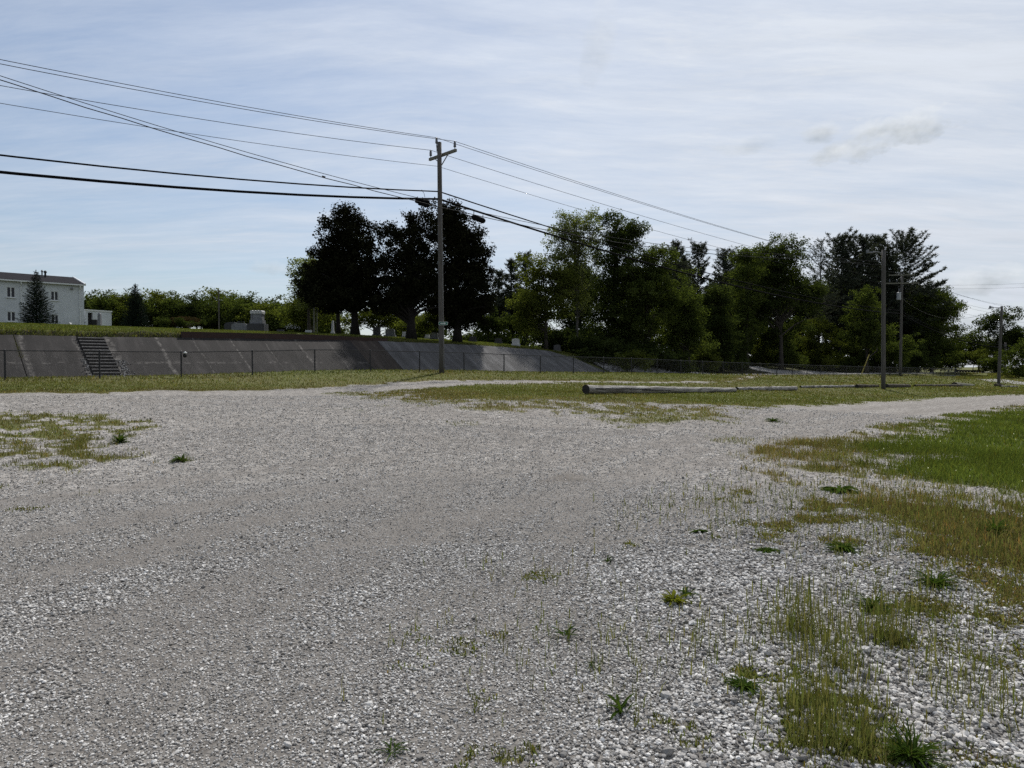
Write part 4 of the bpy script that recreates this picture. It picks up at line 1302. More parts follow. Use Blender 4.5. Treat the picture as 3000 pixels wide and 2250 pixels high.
    broadleaf('oak_tree', 'spreading light green tree right of the pine clump, its limb hanging over the sky', 'tree', 2730, 120,
              [(2740, 880, 50, 30), (2700, 900, 40, 40), (2770, 910, 36, 26), (2790, 925, 16, 20), (2720, 960, 60, 50), (2740, 1020, 70, 60), (2700, 1050, 60, 40)], 'leaf_mid', 'bark', R(), 340, 52, .28, .7, .25, 40, .1, gb, surf=1.9)
    broadleaf('oak_tree', 'tall lone tree behind the smaller lamp pole, open in its middle', 'tree', 2916, 132,
              [(2935, 930, 40, 24), (2910, 960, 30, 34), (2960, 970, 34, 44), (2985, 1000, 40, 40), (2930, 1020, 50, 40)], 'leaf_dark', 'bark_dark', R(), 260, 52, .3, .7, .3, 40, .15, gb, surf=1.9)
    broadleaf('tree', 'round tree top left of the smaller lamp pole, against the sky', 'tree', 2868, 138,
              [(2865, 990, 30, 22), (2880, 1020, 50, 30), (2850, 1030, 30, 30)], 'leaf_dark', 'bark_dark', R(), 120, 56, .3, .8, .2, 20, .15, gb)
    broadleaf('tree', 'low rounded tree crown behind the end of the fence', 'tree', 2800, 142,
              [(2795, 1000, 34, 26), (2810, 1030, 50, 36), (2770, 1040, 40, 36)], 'leaf_mid', 'bark', R(), 150, 56, .3, .8, .2, 20, .15, gb)
    # shrubs along the wood edge
    gs = 'shrubs along the edge of the wood'
    for px, Y, bl, lf, n, lab in ((1835, 66, [(1860, 1050, 30, 20), (1835, 1062, 22, 18)], 'leaf_yellow', 46, 'small scrubby shrub above the loose stones at the end of the concrete slope'),
                                  (2066, 79, [(2060, 1030, 26, 30), (2075, 1055, 22, 26)], 'leaf_yellow', 70, 'small light shrub behind the fence under the column-like tree'),
                                  (2232, 101, [(2232, 1020, 28, 34), (2236, 1050, 26, 24)], 'leaf_yellow', 110, 'small pointed light green bush beside the side drive'),
                                  (2165, 90, [(2160, 1000, 44, 50), (2150, 1050, 40, 36)], 'leaf_dark', 130, 'dark bush left of the pointed light green bush'),
                                  (2400, 106, [(2390, 960, 48, 30), (2370, 1000, 62, 44), (2440, 1010, 60, 50), (2400, 1050, 90, 30)], 'leaf_yellow', 330, 'big bright green thicket left of the leaning yellow guard'),
                                  (2300, 100, [(2300, 1040, 38, 30), (2330, 1050, 40, 26)], 'leaf_mid', 130, 'low bright shrub at the left foot of the big thicket'),
                                  (2490, 114, [(2500, 1020, 45, 34), (2520, 1050, 46, 28)], 'leaf_yellow', 170, 'bright shrub behind the leaning yellow guard'),
                                  (2610, 102, [(2600, 1030, 40, 30), (2640, 1045, 40, 30), (2650, 1010, 30, 20)], 'leaf_mid', 160, 'shrub between the lamp pole and the transformer pole'),
                                  (2780, 128, [(2770, 1060, 50, 26), (2800, 1050, 40, 30)], 'leaf_mid', 150, 'rounded bush behind the bent gate at the fence end'),
                                  (2850, 128, [(2840, 1050, 46, 32), (2880, 1055, 40, 30)], 'leaf_yellow', 170, 'yellowish bush behind the dark guardrail'),
                                  (2905, 124, [(2905, 1060, 30, 28), (2925, 1070, 30, 24)], 'leaf_mid', 110, 'bush left of the smaller lamp pole'),
                                  (2985, 96, [(2970, 1050, 34, 40), (3010, 1030, 40, 50), (2990, 1080, 50, 24), (3060, 1040, 50, 50)], 'leaf_mid', 260, 'dense bush at the right edge beyond the gravel path'),
                                  (1985, 74, [(1990, 1060, 34, 26), (1950, 1060, 40, 24)], 'leaf_dark', 110, 'shadowed undergrowth shrub below the drooping tree'),
                                  (1740, 70, [(1730, 1010, 60, 34), (1780, 1030, 50, 30)], 'leaf_dark', 170, 'black shrub at the top of the light concrete slope'),
                                  (1640, 72, [(1640, 985, 50, 30), (1600, 990, 40, 20)], 'leaf_dark', 120, 'dark shrub behind the gravestones below the maple'),
                                  (1900, 73, [(1900, 1035, 50, 34), (1860, 1030, 40, 30)], 'leaf_dark', 170, 'dark shrub under the rounded maple'),
                                  (1500, 84, [(1490, 950, 50, 22), (1545, 955, 40, 22)], 'leaf_dark', 110, 'low dark shrub at the foot of the thin-trunked pine'),
                                  (1430, 76, [(1420, 940, 30, 40), (1455, 955, 30, 26)], 'leaf_dark', 100, 'dark bush at the right foot of the dense cedar'),
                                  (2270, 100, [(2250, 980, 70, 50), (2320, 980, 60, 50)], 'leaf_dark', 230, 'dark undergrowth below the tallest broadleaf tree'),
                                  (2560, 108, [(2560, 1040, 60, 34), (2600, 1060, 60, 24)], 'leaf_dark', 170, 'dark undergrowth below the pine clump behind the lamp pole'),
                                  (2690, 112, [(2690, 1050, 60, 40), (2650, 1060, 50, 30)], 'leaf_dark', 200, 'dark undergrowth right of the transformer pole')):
        broadleaf('shrub', lab, 'shrub', px, Y, bl, lf, 'bark_dark', R(), n, 52, .2, .45, .06, 14, .05, gs, surf=1.6)
    for px, Y, bl, lf, n, lab in ((2110, 86, [(2095, 1062, 40, 26), (2140, 1068, 36, 20)], 'leaf_dark', 150, 'low dark bush left of the side drive'),
                                  (2190, 106, [(2180, 1050, 46, 30), (2215, 1058, 30, 18)], 'leaf_mid', 150, 'bush at the top of the side drive'),
                                  (2345, 108, [(2330, 1055, 44, 28), (2370, 1062, 40, 22)], 'leaf_yellow', 160, 'bush in the middle behind the side drive'),
                                  (2440, 112, [(2430, 1064, 50, 24), (2470, 1066, 40, 22)], 'leaf_mid', 160, 'bush at the lower end of the side drive'),
                                  (2290, 116, [(2290, 1045, 60, 34), (2240, 1050, 50, 28)], 'leaf_dark', 190, 'broad dark bush behind the bushes of the side drive'),
                                  (2040, 80, [(2030, 1070, 36, 22), (2060, 1076, 30, 16)], 'leaf_mid', 120, 'low bush behind the fence right of the loose stones')):
        broadleaf('shrub', lab, 'shrub', px, Y, bl, lf, 'bark_dark', R(), n, 52, .2, .45, .06, 14, .05, gs, surf=1.6)
    # cemetery shrubs
    broadleaf('shrub', 'rust tinted shrub behind the small white cross on the bank', 'shrub', 512, 70, [(512, 938, 16, 9), (524, 940, 12, 8)], 'leaf_rust', 'bark', R(), 40, 40, .12, .25, .03, 8, .05, 'cemetery shrubs')
    broadleaf('shrub', 'larger rust tinted shrub left of the wide granite gravestones', 'shrub', 550, 71, [(545, 938, 24, 9), (570, 942, 16, 8)], 'leaf_rust', 'bark', R(), 60, 40, .12, .25, .03, 8, .05, 'cemetery shrubs')
    broadleaf('shrub', 'low dark clipped bush left of the rusty shrubs', 'shrub', 486, 70, [(485, 946, 14, 8)], 'leaf_dark', 'bark', R(), 30, 40, .12, .22, .03, 6, .05, 'cemetery shrubs')
    broadleaf('shrub', 'dark bush in front of the larger rusty shrub', 'shrub', 538, 69, [(538, 946, 12, 7), (590, 945, 14, 7)], 'leaf_dark', 'bark', R(), 34, 40, .12, .22, .03, 6, .05, 'cemetery shrubs')
    # deep wood behind: copies of two trees
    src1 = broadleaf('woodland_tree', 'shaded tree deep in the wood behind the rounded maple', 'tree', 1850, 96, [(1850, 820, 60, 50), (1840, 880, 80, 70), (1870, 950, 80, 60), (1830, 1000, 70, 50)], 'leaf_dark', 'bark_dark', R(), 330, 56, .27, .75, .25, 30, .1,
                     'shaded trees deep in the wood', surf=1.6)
    places = [(1520, 110, 1.0, 'thin-trunked pine'), (1700, 104, 1.1, 'tall airy pale tree'), (1960, 108, 1.05, 'drooping yellowish tree'), (2060, 122, 1.15, 'tiered pine'), (2150, 120, 1.25, 'column-like tree'), (2240, 124, 1.3, 'slender light green tree'),
              (2330, 126, 1.3, 'tallest broadleaf tree'), (2420, 130, 1.2, 'half-bare pine'), (2500, 140, 1.3, 'conical light green tree'), (2580, 142, 1.3, 'lamp pole'), (2660, 146, 1.3, 'transformer pole'), (2730, 150, 1.15, 'spreading tree')]
    for i, (px, Y, s, near) in enumerate(places):
        x = xat(px, Y)
        copy_tree(src1, (x, Y, lz(x, Y)), (s, s, s * (.9 + .15 * (i % 3))), i * 1.7, 'shaded tree deep in the wood behind the ' + near)
    # undergrowth inside the wood
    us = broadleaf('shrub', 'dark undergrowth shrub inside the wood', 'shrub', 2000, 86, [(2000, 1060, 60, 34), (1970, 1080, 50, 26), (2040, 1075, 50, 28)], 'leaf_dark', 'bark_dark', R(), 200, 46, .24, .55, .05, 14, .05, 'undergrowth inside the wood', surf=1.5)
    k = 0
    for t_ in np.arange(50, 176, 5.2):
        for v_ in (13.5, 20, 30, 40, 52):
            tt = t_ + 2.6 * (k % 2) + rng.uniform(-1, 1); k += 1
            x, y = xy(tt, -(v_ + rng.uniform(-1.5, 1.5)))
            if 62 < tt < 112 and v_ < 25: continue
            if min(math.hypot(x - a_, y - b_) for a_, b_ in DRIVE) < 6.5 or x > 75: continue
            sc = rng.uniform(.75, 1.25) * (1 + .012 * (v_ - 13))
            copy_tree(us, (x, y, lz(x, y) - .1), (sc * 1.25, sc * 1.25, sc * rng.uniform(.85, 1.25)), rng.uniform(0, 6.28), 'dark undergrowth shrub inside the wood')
    for i, (px, Y, sc) in enumerate(((3120, 104, 1.3), (3260, 116, 1.6), (3380, 100, 1.2), (3520, 118, 1.7), (3700, 104, 1.5))):
        x = xat(px, Y)
        copy_tree(us, (x, Y, lz(x, Y) - .1), (sc * 1.6, sc * 1.6, sc * 1.7), i * 1.3, 'tall hedge bush beyond the right edge, %s from the gravel path' % ORD[i])
    # far treeline across the cemetery
    gt = 'far treeline behind the cemetery'
    var = []
    for i, (lf, bl) in enumerate((('leaf_mid', [(300, 890, 34, 26), (290, 920, 44, 30), (318, 925, 36, 30)]), ('leaf_yellow', [(340, 900, 30, 30), (352, 930, 42, 26), (326, 925, 34, 24)]),
                                  ('leaf_dark', [(380, 885, 26, 26), (380, 915, 36, 34), (362, 930, 30, 24)]), ('leaf_mid', [(420, 892, 32, 24), (436, 915, 36, 30), (410, 930, 40, 24)]))):
        px = (300, 340, 380, 425)[i]
        var.append(broadleaf('far_tree', '%s tree of the far treeline counted from the white shed' % ORD[i], 'tree', px, 128 + 3 * i, bl, lf, 'bark', R(), 170, 56, .29, .75, .2, 18, .2, gt, surf=1.7))
    pxs = [258, 282, 322, 460, 492, 520, 548, 578, 606, 634, 662, 690, 716, 742, 768, 796, 822, 846, 872, 890, 930, 965, 1170, 1215, 1270]
    tops = [864, 880, 888, 862, 878, 872, 880, 866, 884, 860, 878, 862, 880, 872, 900, 882, 898, 886, 902, 896, 905, 910, 930, 925, 930]
    for i, (px, tp) in enumerate(zip(pxs, tops)):
        Y = 136 + (i * 7) % 16
        x = xat(px, Y); z = lz(x, Y)
        v = var[(i * 3 + i // 4) % 4]
        hh = max(3., zat(tp, Y) - z)
        H0 = zat((864, 870, 859, 868)[(i * 3 + i // 4) % 4], 128 + 3 * ((i * 3 + i // 4) % 4)) - v.location.z
        s = hh / H0
        copy_tree(v, (x, Y, z), (s * 1.05, s * 1.05, s), i * 2.1, '%s tree of the far treeline counted from the white shed' % ORD[i + 4])


# ------------------------------------------------------------------ fence
def build_fence():
    x0, y0 = xy(0, 0)
    fz = lambda t: float(ground_z(*[np.array([v]) for v in xy(t, 0)])[0])
    fe = thing('chain_link_fence', 'long dark chain-link fence with thin posts and a top rail along the road', 'fence', (x0, y0, fz(0)))
    H = 1.13
    for i in range(-2, 37):
        t = i * STEP
        x, y = xy(t, 0); z = fz(t)
        mb = MB(); r = .034 if i not in (36,) else .045
        mb.tube([(x, y, z - .3), (x, y, z + H - .03)], r, 8)
        p = obj('post', mb, M['darksteel'], fe)
        mb = MB(); mb.lathe((x, y, z + H - .035), [(r * 1.15, 0), (r * 1.15, .03), (r * .8, .06), (.004, .075)], 8)
        obj('post_cap', mb, M['darksteel'], p)
    mb = MB()
    ts = np.arange(-2 * STEP, 36 * STEP + .01, STEP / 3)
    mb.tube([(*xy(t, 0), fz(t) + H - .02) for t in ts], .022, 6)
    obj('top_rail', mb, M['darksteel'], fe)
    # woven wire: two families of diagonals
    V, T = [], []
    h = H - .08
    pitch = .056
    tt = np.arange(-2 * STEP, 36 * STEP, pitch)
    zb_t = np.interp(tt, ts, [fz(t) for t in ts])
    n = len(tt)
    r = .0021
    for sgn in (1, -1):
        a = tt; b = np.clip(tt + sgn * h * .95, -2 * STEP, 36 * STEP)
        fr = np.abs(b - a) / (h * .95)
        za = np.interp(a, ts, [fz(t) for t in ts]) + .03; zb = np.interp(b, ts, [fz(t) for t in ts]) + .03 + h * np.maximum(fr, .01) - .0
        off = .006 * sgn
        for dx, dz in ((r, 0), (-r * .5, r * .87), (-r * .5, -r * .87)):
            xa, ya = xy(a + dx * .7, off + dz * .5); xb, yb = xy(b + dx * .7, off + dz * .5)
            V.append(np.stack([xa, ya, za + dz], 1)); V.append(np.stack([xb, yb, zb + dz], 1))
    V = np.concatenate(V)
    Q = []
    for f in range(2):
        o = f * 6 * n
        i = np.arange(n)
        for k in range(3):
            k2 = (k + 1) % 3
            Q.append(np.stack([o + 2 * k * n + i, o + 2 * k2 * n + i, o + (2 * k2 + 1) * n + i, o + (2 * k + 1) * n + i], 1))
    arrays('chain_link', V, quads=np.concatenate(Q), mat=M['link'], parent=fe)
    # the little white-faced float hung beside the third post
    t = 2 * STEP + .14
    x, y = xy(t, .05); z = fz(t) + H - .16
    f = thing('fence_ornament', 'small round black and white object fixed beside a fence post', 'ornament', (x, y, z))
    mb = MB(); mb.lathe((x, y, z - .1), [(.01, 0), (.07, .03), (.085, .1), (.06, .16), (.01, .19)], 10); obj('body', mb, M['black'], f, smoothf=True)
    mb = MB(); mb.lathe((x + .03, y - .03, z + .06), [(.01, 0), (.07, .02), (.075, .06), (.01, .10)], 10); obj('cap', mb, M['white'], f, smoothf=True)
    # bent gate leaf at the far end
    t0 = 34.2 * STEP
    x, y = xy(t0, .3); z = fz(t0)
    gt = thing('gate', 'grey wire gate leaning open at the far end of the fence', 'gate', (x, y, z))
    mb = MB()
    a = [Vector((*xy(t0 + q, .35 + q * .12), z + hh)) for q, hh in ((0, .1), (4.6, .05), (4.6, 1.05), (0, 1.12))]
    mb.tube(a + [a[0]], .03, 6, False); mb.tube([a[3], a[1]], .02, 6); mb.tube([(a[0] + a[3]) / 2, (a[1] + a[2]) / 2], .02, 6)
    obj('frame', mb, M['steel'], gt)
    mb = MB()
    for q in np.arange(.05, 1, .02):
        p, r_ = a[0].lerp(a[1], q), a[3].lerp(a[2], q)
        mb.bar(p, r_, .008, .008)
    obj('wire', mb, M['link'], gt)
    # dark timber guardrail beyond
    Yg = 122.
    zr = lambda px: lz(xat(px, Yg), Yg)
    pl = at(2805, 1095, Yg)
    gr = thing('guardrail', 'dark timber guardrail on short posts beside the road bend', 'guardrail', (pl.x, Yg, zr(2805)))
    for i, px in enumerate(np.linspace(2805, 2880, 10)):
        Yk = Yg + i * .8; x = xat(px, Yk); z = lz(x, Yk); zt = zat(1084 + i * .2, Yk)
        mb = MB(); mb.box((x, Yk, (z - .2 + zt) / 2), .26, .2, zt - z + .2); obj('post', mb, M['bark_dark'], gr)
    mb = MB(); mb.bar((xat(2803, Yg), Yg - .14, zat(1085.5, Yg)), (xat(2882, Yg + 7.4), Yg + 7.2, zat(1087.5, Yg + 7.2)), .1, .28)
    obj('rail', mb, M['bark_dark'], gr)


# ------------------------------------------------------------------ poles, lamps, wires, logs
def pole_mb(p0, p1, r0, r1, n=12, seg=7):
    mb = MB()
    pts = [Vector(p0).lerp(Vector(p1), i / seg) for i in range(seg + 1)]
    mb.tube(pts, [r0 + (r1 - r0) * i / seg for i in range(seg + 1)], n)
    return mb


def insulator(c, mat, parent, h=.36, r=.085):
    mb = MB()
    prof = [(.02, -.12), (.02, 0), (r * .7, .01), (r, .05), (r * .7, .09), (r * .95, .13), (r * .65, .17), (r * .9, .21), (r * .6, .25), (r * .75, .29), (r * .45, .33), (.01, h)]
    mb.lathe(c, prof, 10)
    return obj('insulator', mb, mat, parent, smoothf=True)


def span(p, q, sag, n=26):
    p, q = Vector(p), Vector(q)
    return [p.lerp(q, i / n) - Vector((0, 0, sag * 4 * (i / n) * (1 - i / n))) for i in range(n + 1)]


def build_poles():
    d3, n3 = Vector((*D, 0)), Vector((*N, 0))
    Y1 = 40.
    b1 = at(1294.5, 1092, Y1); x1 = b1.x
    t1 = at(1287, 417, Y1)
    b1.z = lz(x1, Y1)
    P1 = thing('utility_pole', 'grey wooden utility pole with a crossarm and a green arrow sign', 'utility pole', b1)
    obj('pole', pole_mb(b1 - Vector((0, 0, .5)), t1, .155, .122, 14), M['pole'], P1, smoothf=True)
    arm_c = at(1288, 452, Y1) + d3 * .2
    mb = MB(); mb.box(arm_c, .12, 2.42, .15, d3, n3); am = obj('crossarm', mb, M['arm'], P1)
    for s in (-1, 1):
        mb = MB(); mb.bar(arm_c + n3 * s * .72 - d3 * .075, Vector((t1.x, t1.y, 0)) + Vector((0, 0, zat(482, Y1))) + d3 * .16, .05, .03)
        obj('brace', mb, M['lampgrey'], am)
    iz = arm_c.z + .075
    i_r = arm_c + n3 * 1.1; i_l = arm_c - n3 * 1.1
    insulator(Vector((i_r.x, i_r.y, iz + .1)), M['insul'], am); insulator(Vector((i_l.x, i_l.y, iz + .1)), M['insul'], am)
    rid = at(1279, 421, Y1)
    insulator(rid, M['insul'], P1)
    mb = MB(); mb.tube([rid + Vector((0, 0, -.1)), rid + Vector((.02, 0, -.25)), Vector((t1.x - .13, Y1, t1.z - .35)), Vector((t1.x - .13, Y1, t1.z - .5))], .03, 7); obj('ridge_bracket', mb, M['lampgrey'], P1)
    mb = MB(); mb.tube([Vector((b1.x + .10, Y1 - .125, b1.z + .3)), Vector((b1.x + .06, Y1 - .13, b1.z + 6)), Vector((t1.x + .09, Y1 - .11, zat(600, Y1)))], .012, 5); obj('ground_wire', mb, M['lampgrey'], P1)
    # green arrow sign
    sg = at(1298.5, 947.5, Y1 - .19)
    S = thing('arrow_sign', 'small green sign with a white right-pointing arrow fixed to the crossarm pole', 'sign', sg)
    k = Y1 / F

    def rrect(w, h, r):
        o = []
        for cx, cy, a0 in ((w / 2 - r, h / 2 - r, 0), (-w / 2 + r, h / 2 - r, 90), (-w / 2 + r, -h / 2 + r, 180), (w / 2 - r, -h / 2 + r, 270)):
            o += [(cx + r * math.cos(math.radians(a0 + q)), cy + r * math.sin(math.radians(a0 + q))) for q in (0, 30, 60, 90)]
        return o
    X_, Z_, mY = (1, 0, 0), (0, 0, 1), (0, -1, 0)
    W_, H_ = 27 * k, 9.4 * k
    mb = MB(); mb.prism(rrect(W_, H_, .04), sg, X_, Z_, mY, .006); obj('border', mb, M['white'], S)
    mb = MB(); mb.prism(rrect(W_ - .035, H_ - .035, .03), sg + Vector((0, -.006, 0)), X_, Z_, mY, .003); obj('plate', mb, M['green'], S)
    aw, ah = 16.5 * k, 5.6 * k
    ar = [(-aw / 2, -.022), (aw / 2 - .10, -.022), (aw / 2 - .10, -ah / 2), (aw / 2, 0), (aw / 2 - .10, ah / 2), (aw / 2 - .10, .022), (-aw / 2, .022)]
    mb = MB(); mb.prism(ar, sg + Vector((0, -.009, 0)), X_, Z_, mY, .003); obj('arrow', mb, M['white'], S)

    # transformer pole
    Y2 = 90.
    b2 = at(2637.5, 1102, Y2); b2.z = lz(b2.x, Y2); t2 = at(2643, 808, Y2)
    P2 = thing('utility_pole', 'utility pole with a grey transformer can standing at the fence', 'utility pole', b2)
    obj('pole', pole_mb(b2 - Vector((0, 0, .5)), t2, .18, .125), M['pole'], P2, smoothf=True)
    arms = []
    for py, w in ((830, 4.1), (806, 3.0)):
        c = at(2643, py, Y2) - d3 * .2
        mb = MB(); mb.box(c, .1, w, .13, d3, (n3 * .55 + Vector((.8, .25, 0))).normalized()); arms.append(obj('crossarm', mb, M['arm'], P2))
    for off in (-1.4, -.55, 1.3):
        c = at(2643, 830, Y2) - d3 * .2 + (n3 * .55 + Vector((.8, .25, 0))).normalized() * off
        insulator(c + Vector((0, 0, .16)), M['insul'], arms[0])
    c = at(2632.5, 868, Y2 - .1)
    tr = MB(); tr.lathe(c - Vector((.02, .1, .47)), [(.01, 0), (.24, .01), (.25, .05), (.25, .86), (.26, .87), (.26, .92), (.20, .96), (.02, .97)], 14)
    can = obj('transformer', tr, M['transf'], P2, smoothf=False)
    insulator(c + Vector((-.02, -.1, .62)), M['insul'], can)
    # leaning yellow guard of its guy wire
    g0, g1 = at(2524, 1101, 89), at(2547, 1038, 89.6)
    g0.z = lz(g0.x, g0.y)
    G = thing('guy_guard', 'leaning yellow plastic guard on a guy wire behind the fence', 'guy wire', g0)
    mb = MB(); mb.tube([g0, g1], .055, 8); obj('guard', mb, M['yellow'], G)
    mb = MB(); mb.tube([g0, at(2640, 815, Y2)], .012, 5); obj('guy_wire', mb, M['wire'], G)

    # lamp poles
    Y3 = 46.
    b3 = at(2588, 1140, Y3); b3.z = lz(b3.x, Y3); t3 = at(2589, 732, Y3)
    L1 = thing('lamp_pole', 'tall wooden lamp pole with a curved arm standing beyond the grey log', 'lamp pole', b3)
    obj('pole', pole_mb(b3 - Vector((0, 0, .4)), t3, .135, .115), M['pole'], L1, smoothf=True)
    mb = MB(); q = [at(2583, 741, Y3 - .1), at(2576, 739, Y3 - .12), at(2562, 738, Y3 - .14), at(2550, 740, Y3 - .15)]; mb.tube(q, .03, 8); arm = obj('arm', mb, M['lampgrey'], L1, smoothf=True)
    h = q[-1]
    mb = MB(); mb.box(h + Vector((-.07, 0, .01)), .34, .15, .10); mb.box(h + Vector((-.18, 0, .1)), .14, .12, .14); mb.tube([h + Vector((.14, 0, .02)), h + Vector((.34, 0, .05))], [.07, .03], 8)
    obj('lamp_head', mb, M['lampgrey'], arm)
    Y4 = 66.
    b4 = at(2925, 1132, Y4); b4.z = lz(b4.x, Y4); t4 = at(2935, 897, Y4)
    L2 = thing('lamp_pole', 'smaller lamp pole with a bell shaped lamp at the far right', 'lamp pole', b4)
    obj('pole', pole_mb(b4 - Vector((0, 0, .4)), t4, .14, .10), M['pole'], L2, smoothf=True)
    q = [at(2931, 901, Y4), at(2926, 901.5, Y4), at(2910, 901, Y4)]
    mb = MB(); mb.tube(q, .025, 7); arm = obj('arm', mb, M['lampgrey'], L2)
    h = at(2902, 899, Y4)
    mb = MB(); mb.tube([h + Vector((.3, 0, -.06)), h + Vector((.1, 0, -.02)), h], [.04, .06, .05], 8); mb.lathe(h + Vector((-.05, 0, -.17)), [(.16, 0), (.12, .06), (.07, .14), (.06, .26), (.01, .28)], 10)
    obj('lamp_head', mb, M['lampgrey'], arm)
    # dark pole just behind it
    Y5 = 112.
    b5 = at(2943, 1104, Y5); b5.z = lz(b5.x, Y5); t5 = at(2946, 1003, Y5)
    P5 = thing('utility_pole', 'short dark utility pole just behind the smaller lamp pole', 'utility pole', b5)
    obj('pole', pole_mb(b5 - Vector((0, 0, .4)), t5, .16, .12), M['pole_dark'], P5, smoothf=True)
    mb = MB(); mb.box(at(2945, 1012, Y5 - .15), .5, .06, .08); obj('bracket', mb, M['lampgrey'], P5)
    # poles on the cemetery bank
    for px, Y, top, r, mt, lab in ((643, 70, 849, .075, 'pole_dark', 'thin dark pole with a little lamp behind the wide granite gravestones'), (921.5, 72, 885, .10, 'arm', 'taller of two grey posts left of the broad cedar'),
                                   (930, 73, 895, .06, 'arm', 'thinner of two grey posts left of the broad cedar')):
        x = xat(px, Y); z = lz(x, Y); zt = zat(top, Y)
        o = thing('post', lab, 'post', (x, Y, z), 'posts on the cemetery bank')
        obj('pole', pole_mb((x, Y, z - .3), (x, Y, zt), r, r * .9, 8, 3), M[mt], o)
        if px == 643:
            mb = MB(); mb.tube([(x, Y, zat(873, Y)), (x - .3, Y, zat(873, Y))], .02, 6); mb.lathe((x - .33, Y, zat(876, Y)), [(.08, 0), (.05, .1), (.01, .16)], 8); obj('lamp', mb, M['lampgrey'], o)

    # conductors -----------------------------------------------------------
    P1v, P2v = Vector((x1, Y1, 0)), Vector((b2.x, Y2, 0))
    stepv = P2v - P1v
    gw = 'power conductors between the poles'

    def left_span(att, z_edge_py, px=0):
        """sag so that the span passes photo row z_edge_py where it leaves the frame"""
        sx, sy = stepv.x, stepv.y
        r = (px - CX) / F
        k = (att.x - r * att.y) / (sx - r * sy)
        Yk = att.y - k * sy
        z = zat(z_edge_py, Yk)
        return (att.z - z) / (4 * k * (1 - k))

    def wire(name, label, cat, att1, edge_py, att2, sag2, att3, sag3, r, mat, group):
        r *= 1.2
        s1 = left_span(att1, edge_py)
        pts = list(reversed(span(att1, Vector((att1.x - stepv.x, att1.y - stepv.y, att1.z)), s1)))
        pts += span(att1, att2, sag2)[1:]
        if att3 is not None: pts += span(att2, att3, sag3)[1:]
        mb = MB(); mb.tube(pts, r, 6)
        return tag(obj(name, mb, mat, None, att1, True), label, cat, group)
    P3off = stepv * .95
    A1 = rid + Vector((0, 0, .33)); A2 = Vector((i_r.x, i_r.y, iz + .43)); A3 = Vector((i_l.x, i_l.y, iz + .43)); A4 = at(1281, 487, Y1)
    q1, q2, q3, q4 = at(2642, 803, Y2), at(2655, 806, Y2 - .3), at(2630, 824, Y2 + .3), at(2642, 838, Y2)
    wire('power_line', 'power wire on the ridge insulator at the very top of the crossarm pole', 'power line', A1, 171, q1, .55, q1 + P3off + Vector((0, 0, -.2)), .9, .0105, M['wire'], gw)
    wire('power_line', 'power wire on the insulator at the right end of the crossarm', 'power line', A2, 184, q2, .55, q2 + P3off + Vector((0, 0, -.4)), .9, .0105, M['wire'], gw)
    wire('power_line', 'power wire on the insulator at the left end of the crossarm', 'power line', A3, 248, q3, .6, q3 + P3off + Vector((0, 0, -.5)), .9, .0105, M['wire'], gw)
    wire('power_line', 'neutral wire fixed to the crossarm pole just below its braces', 'power line', A4, 300, q4, .75, q4 + P3off + Vector((0, 0, -.3)), 1.0, .009, M['wire'], gw)
    gc = 'thick cables between the poles'
    C1 = at(1286, 561, Y1); C2 = at(1286, 583, Y1)
    e1, e2 = at(2638, 910.5, Y2), at(2638, 919, Y2)
    f1, f2 = at(2945, 1010, Y5), at(2945, 1018, Y5)

    def cable(label, a, edge, e, sag, f, sag_f, r):
        s1 = left_span(a, edge)
        pts = list(reversed(span(a, Vector((a.x - stepv.x, a.y - stepv.y, a.z)), s1)))
        pts += span(a, e, sag)[1:] + span(e, f, sag_f)[1:]
        end = f + Vector((45, 20, -.8))
        pts += span(f, end, .6, 10)[1:]
        rr = [r] * len(pts)
        mb = MB(); mb.tube(pts, rr, 7)
        return tag(obj('cable', mb, M['cable'], None, a, True), label, 'cable', gc), pts
    cable('thinner of the two black cables, tied to the crossarm pole above the thick one', C1, 453, e1, 1.05, f1, 1.0, .036)
    c2, pts2 = cable('thickest black cable bundle, lowest on the crossarm pole', C2, 503, e2, 1.15, f2, 1.0, .058)
    # splice cases
    a, b = at(1217, 588, Y1 - .55), at(1258, 594, Y1 - .2)
    s = thing('splice_case', 'black splice case hanging from the cable left of the crossarm pole', 'splice case', (a + b) / 2, 'splice cases on the thick cable')
    mb = MB(); mb.tube([a, a.lerp(b, .12), a.lerp(b, .88), b], [.10, .13, .13, .09], 10); obj('case', mb, M['cable'], s)
    mb = MB(); mb.tube([a + Vector((.18, 0, -.15)), b + Vector((-.08, 0, -.17))], [.09, .10], 9); obj('lower_case', mb, M['cable'], s)
    mb = MB()
    for f in (.15, .5, .85): mb.bar(a.lerp(b, f), a.lerp(b, f) + Vector((0, 0, .24)), .05, .04)
    obj('hanger', mb, M['lampgrey'], s)
    a, b = at(1384, 635, Y1 + 1.9), at(1419, 648, Y1 + 2.6)
    s = thing('splice_case', 'black splice case hanging below the cable right of the crossarm pole', 'splice case', (a + b) / 2, 'splice cases on the thick cable')
    mb = MB(); mb.tube([a, a.lerp(b, .1), a.lerp(b, .9), b], [.10, .16, .16, .11], 10); obj('case', mb, M['cable'], s)
    mb = MB()
    for f in (.12, .88): mb.bar(a.lerp(b, f), a.lerp(b, f) + Vector((0, 0, .34)), .05, .04)
    obj('hanger', mb, M['lampgrey'], s)
    mb = MB(); mb.tube([at(1235, 556, Y1 - .4), at(1242, 566, Y1 - .4), at(1245, 578, Y1 - .4)], .012, 5); tag(obj('jumper_wire', mb, M['cable'], None, at(1240, 566, Y1)), 'short curved jumper wire between the two black cables', 'wire')
    # service wires that cross above the yard to the lamp pole
    K0, K1 = Vector((-56.6, -10, 0)), Vector((t3.x, Y3, 0))
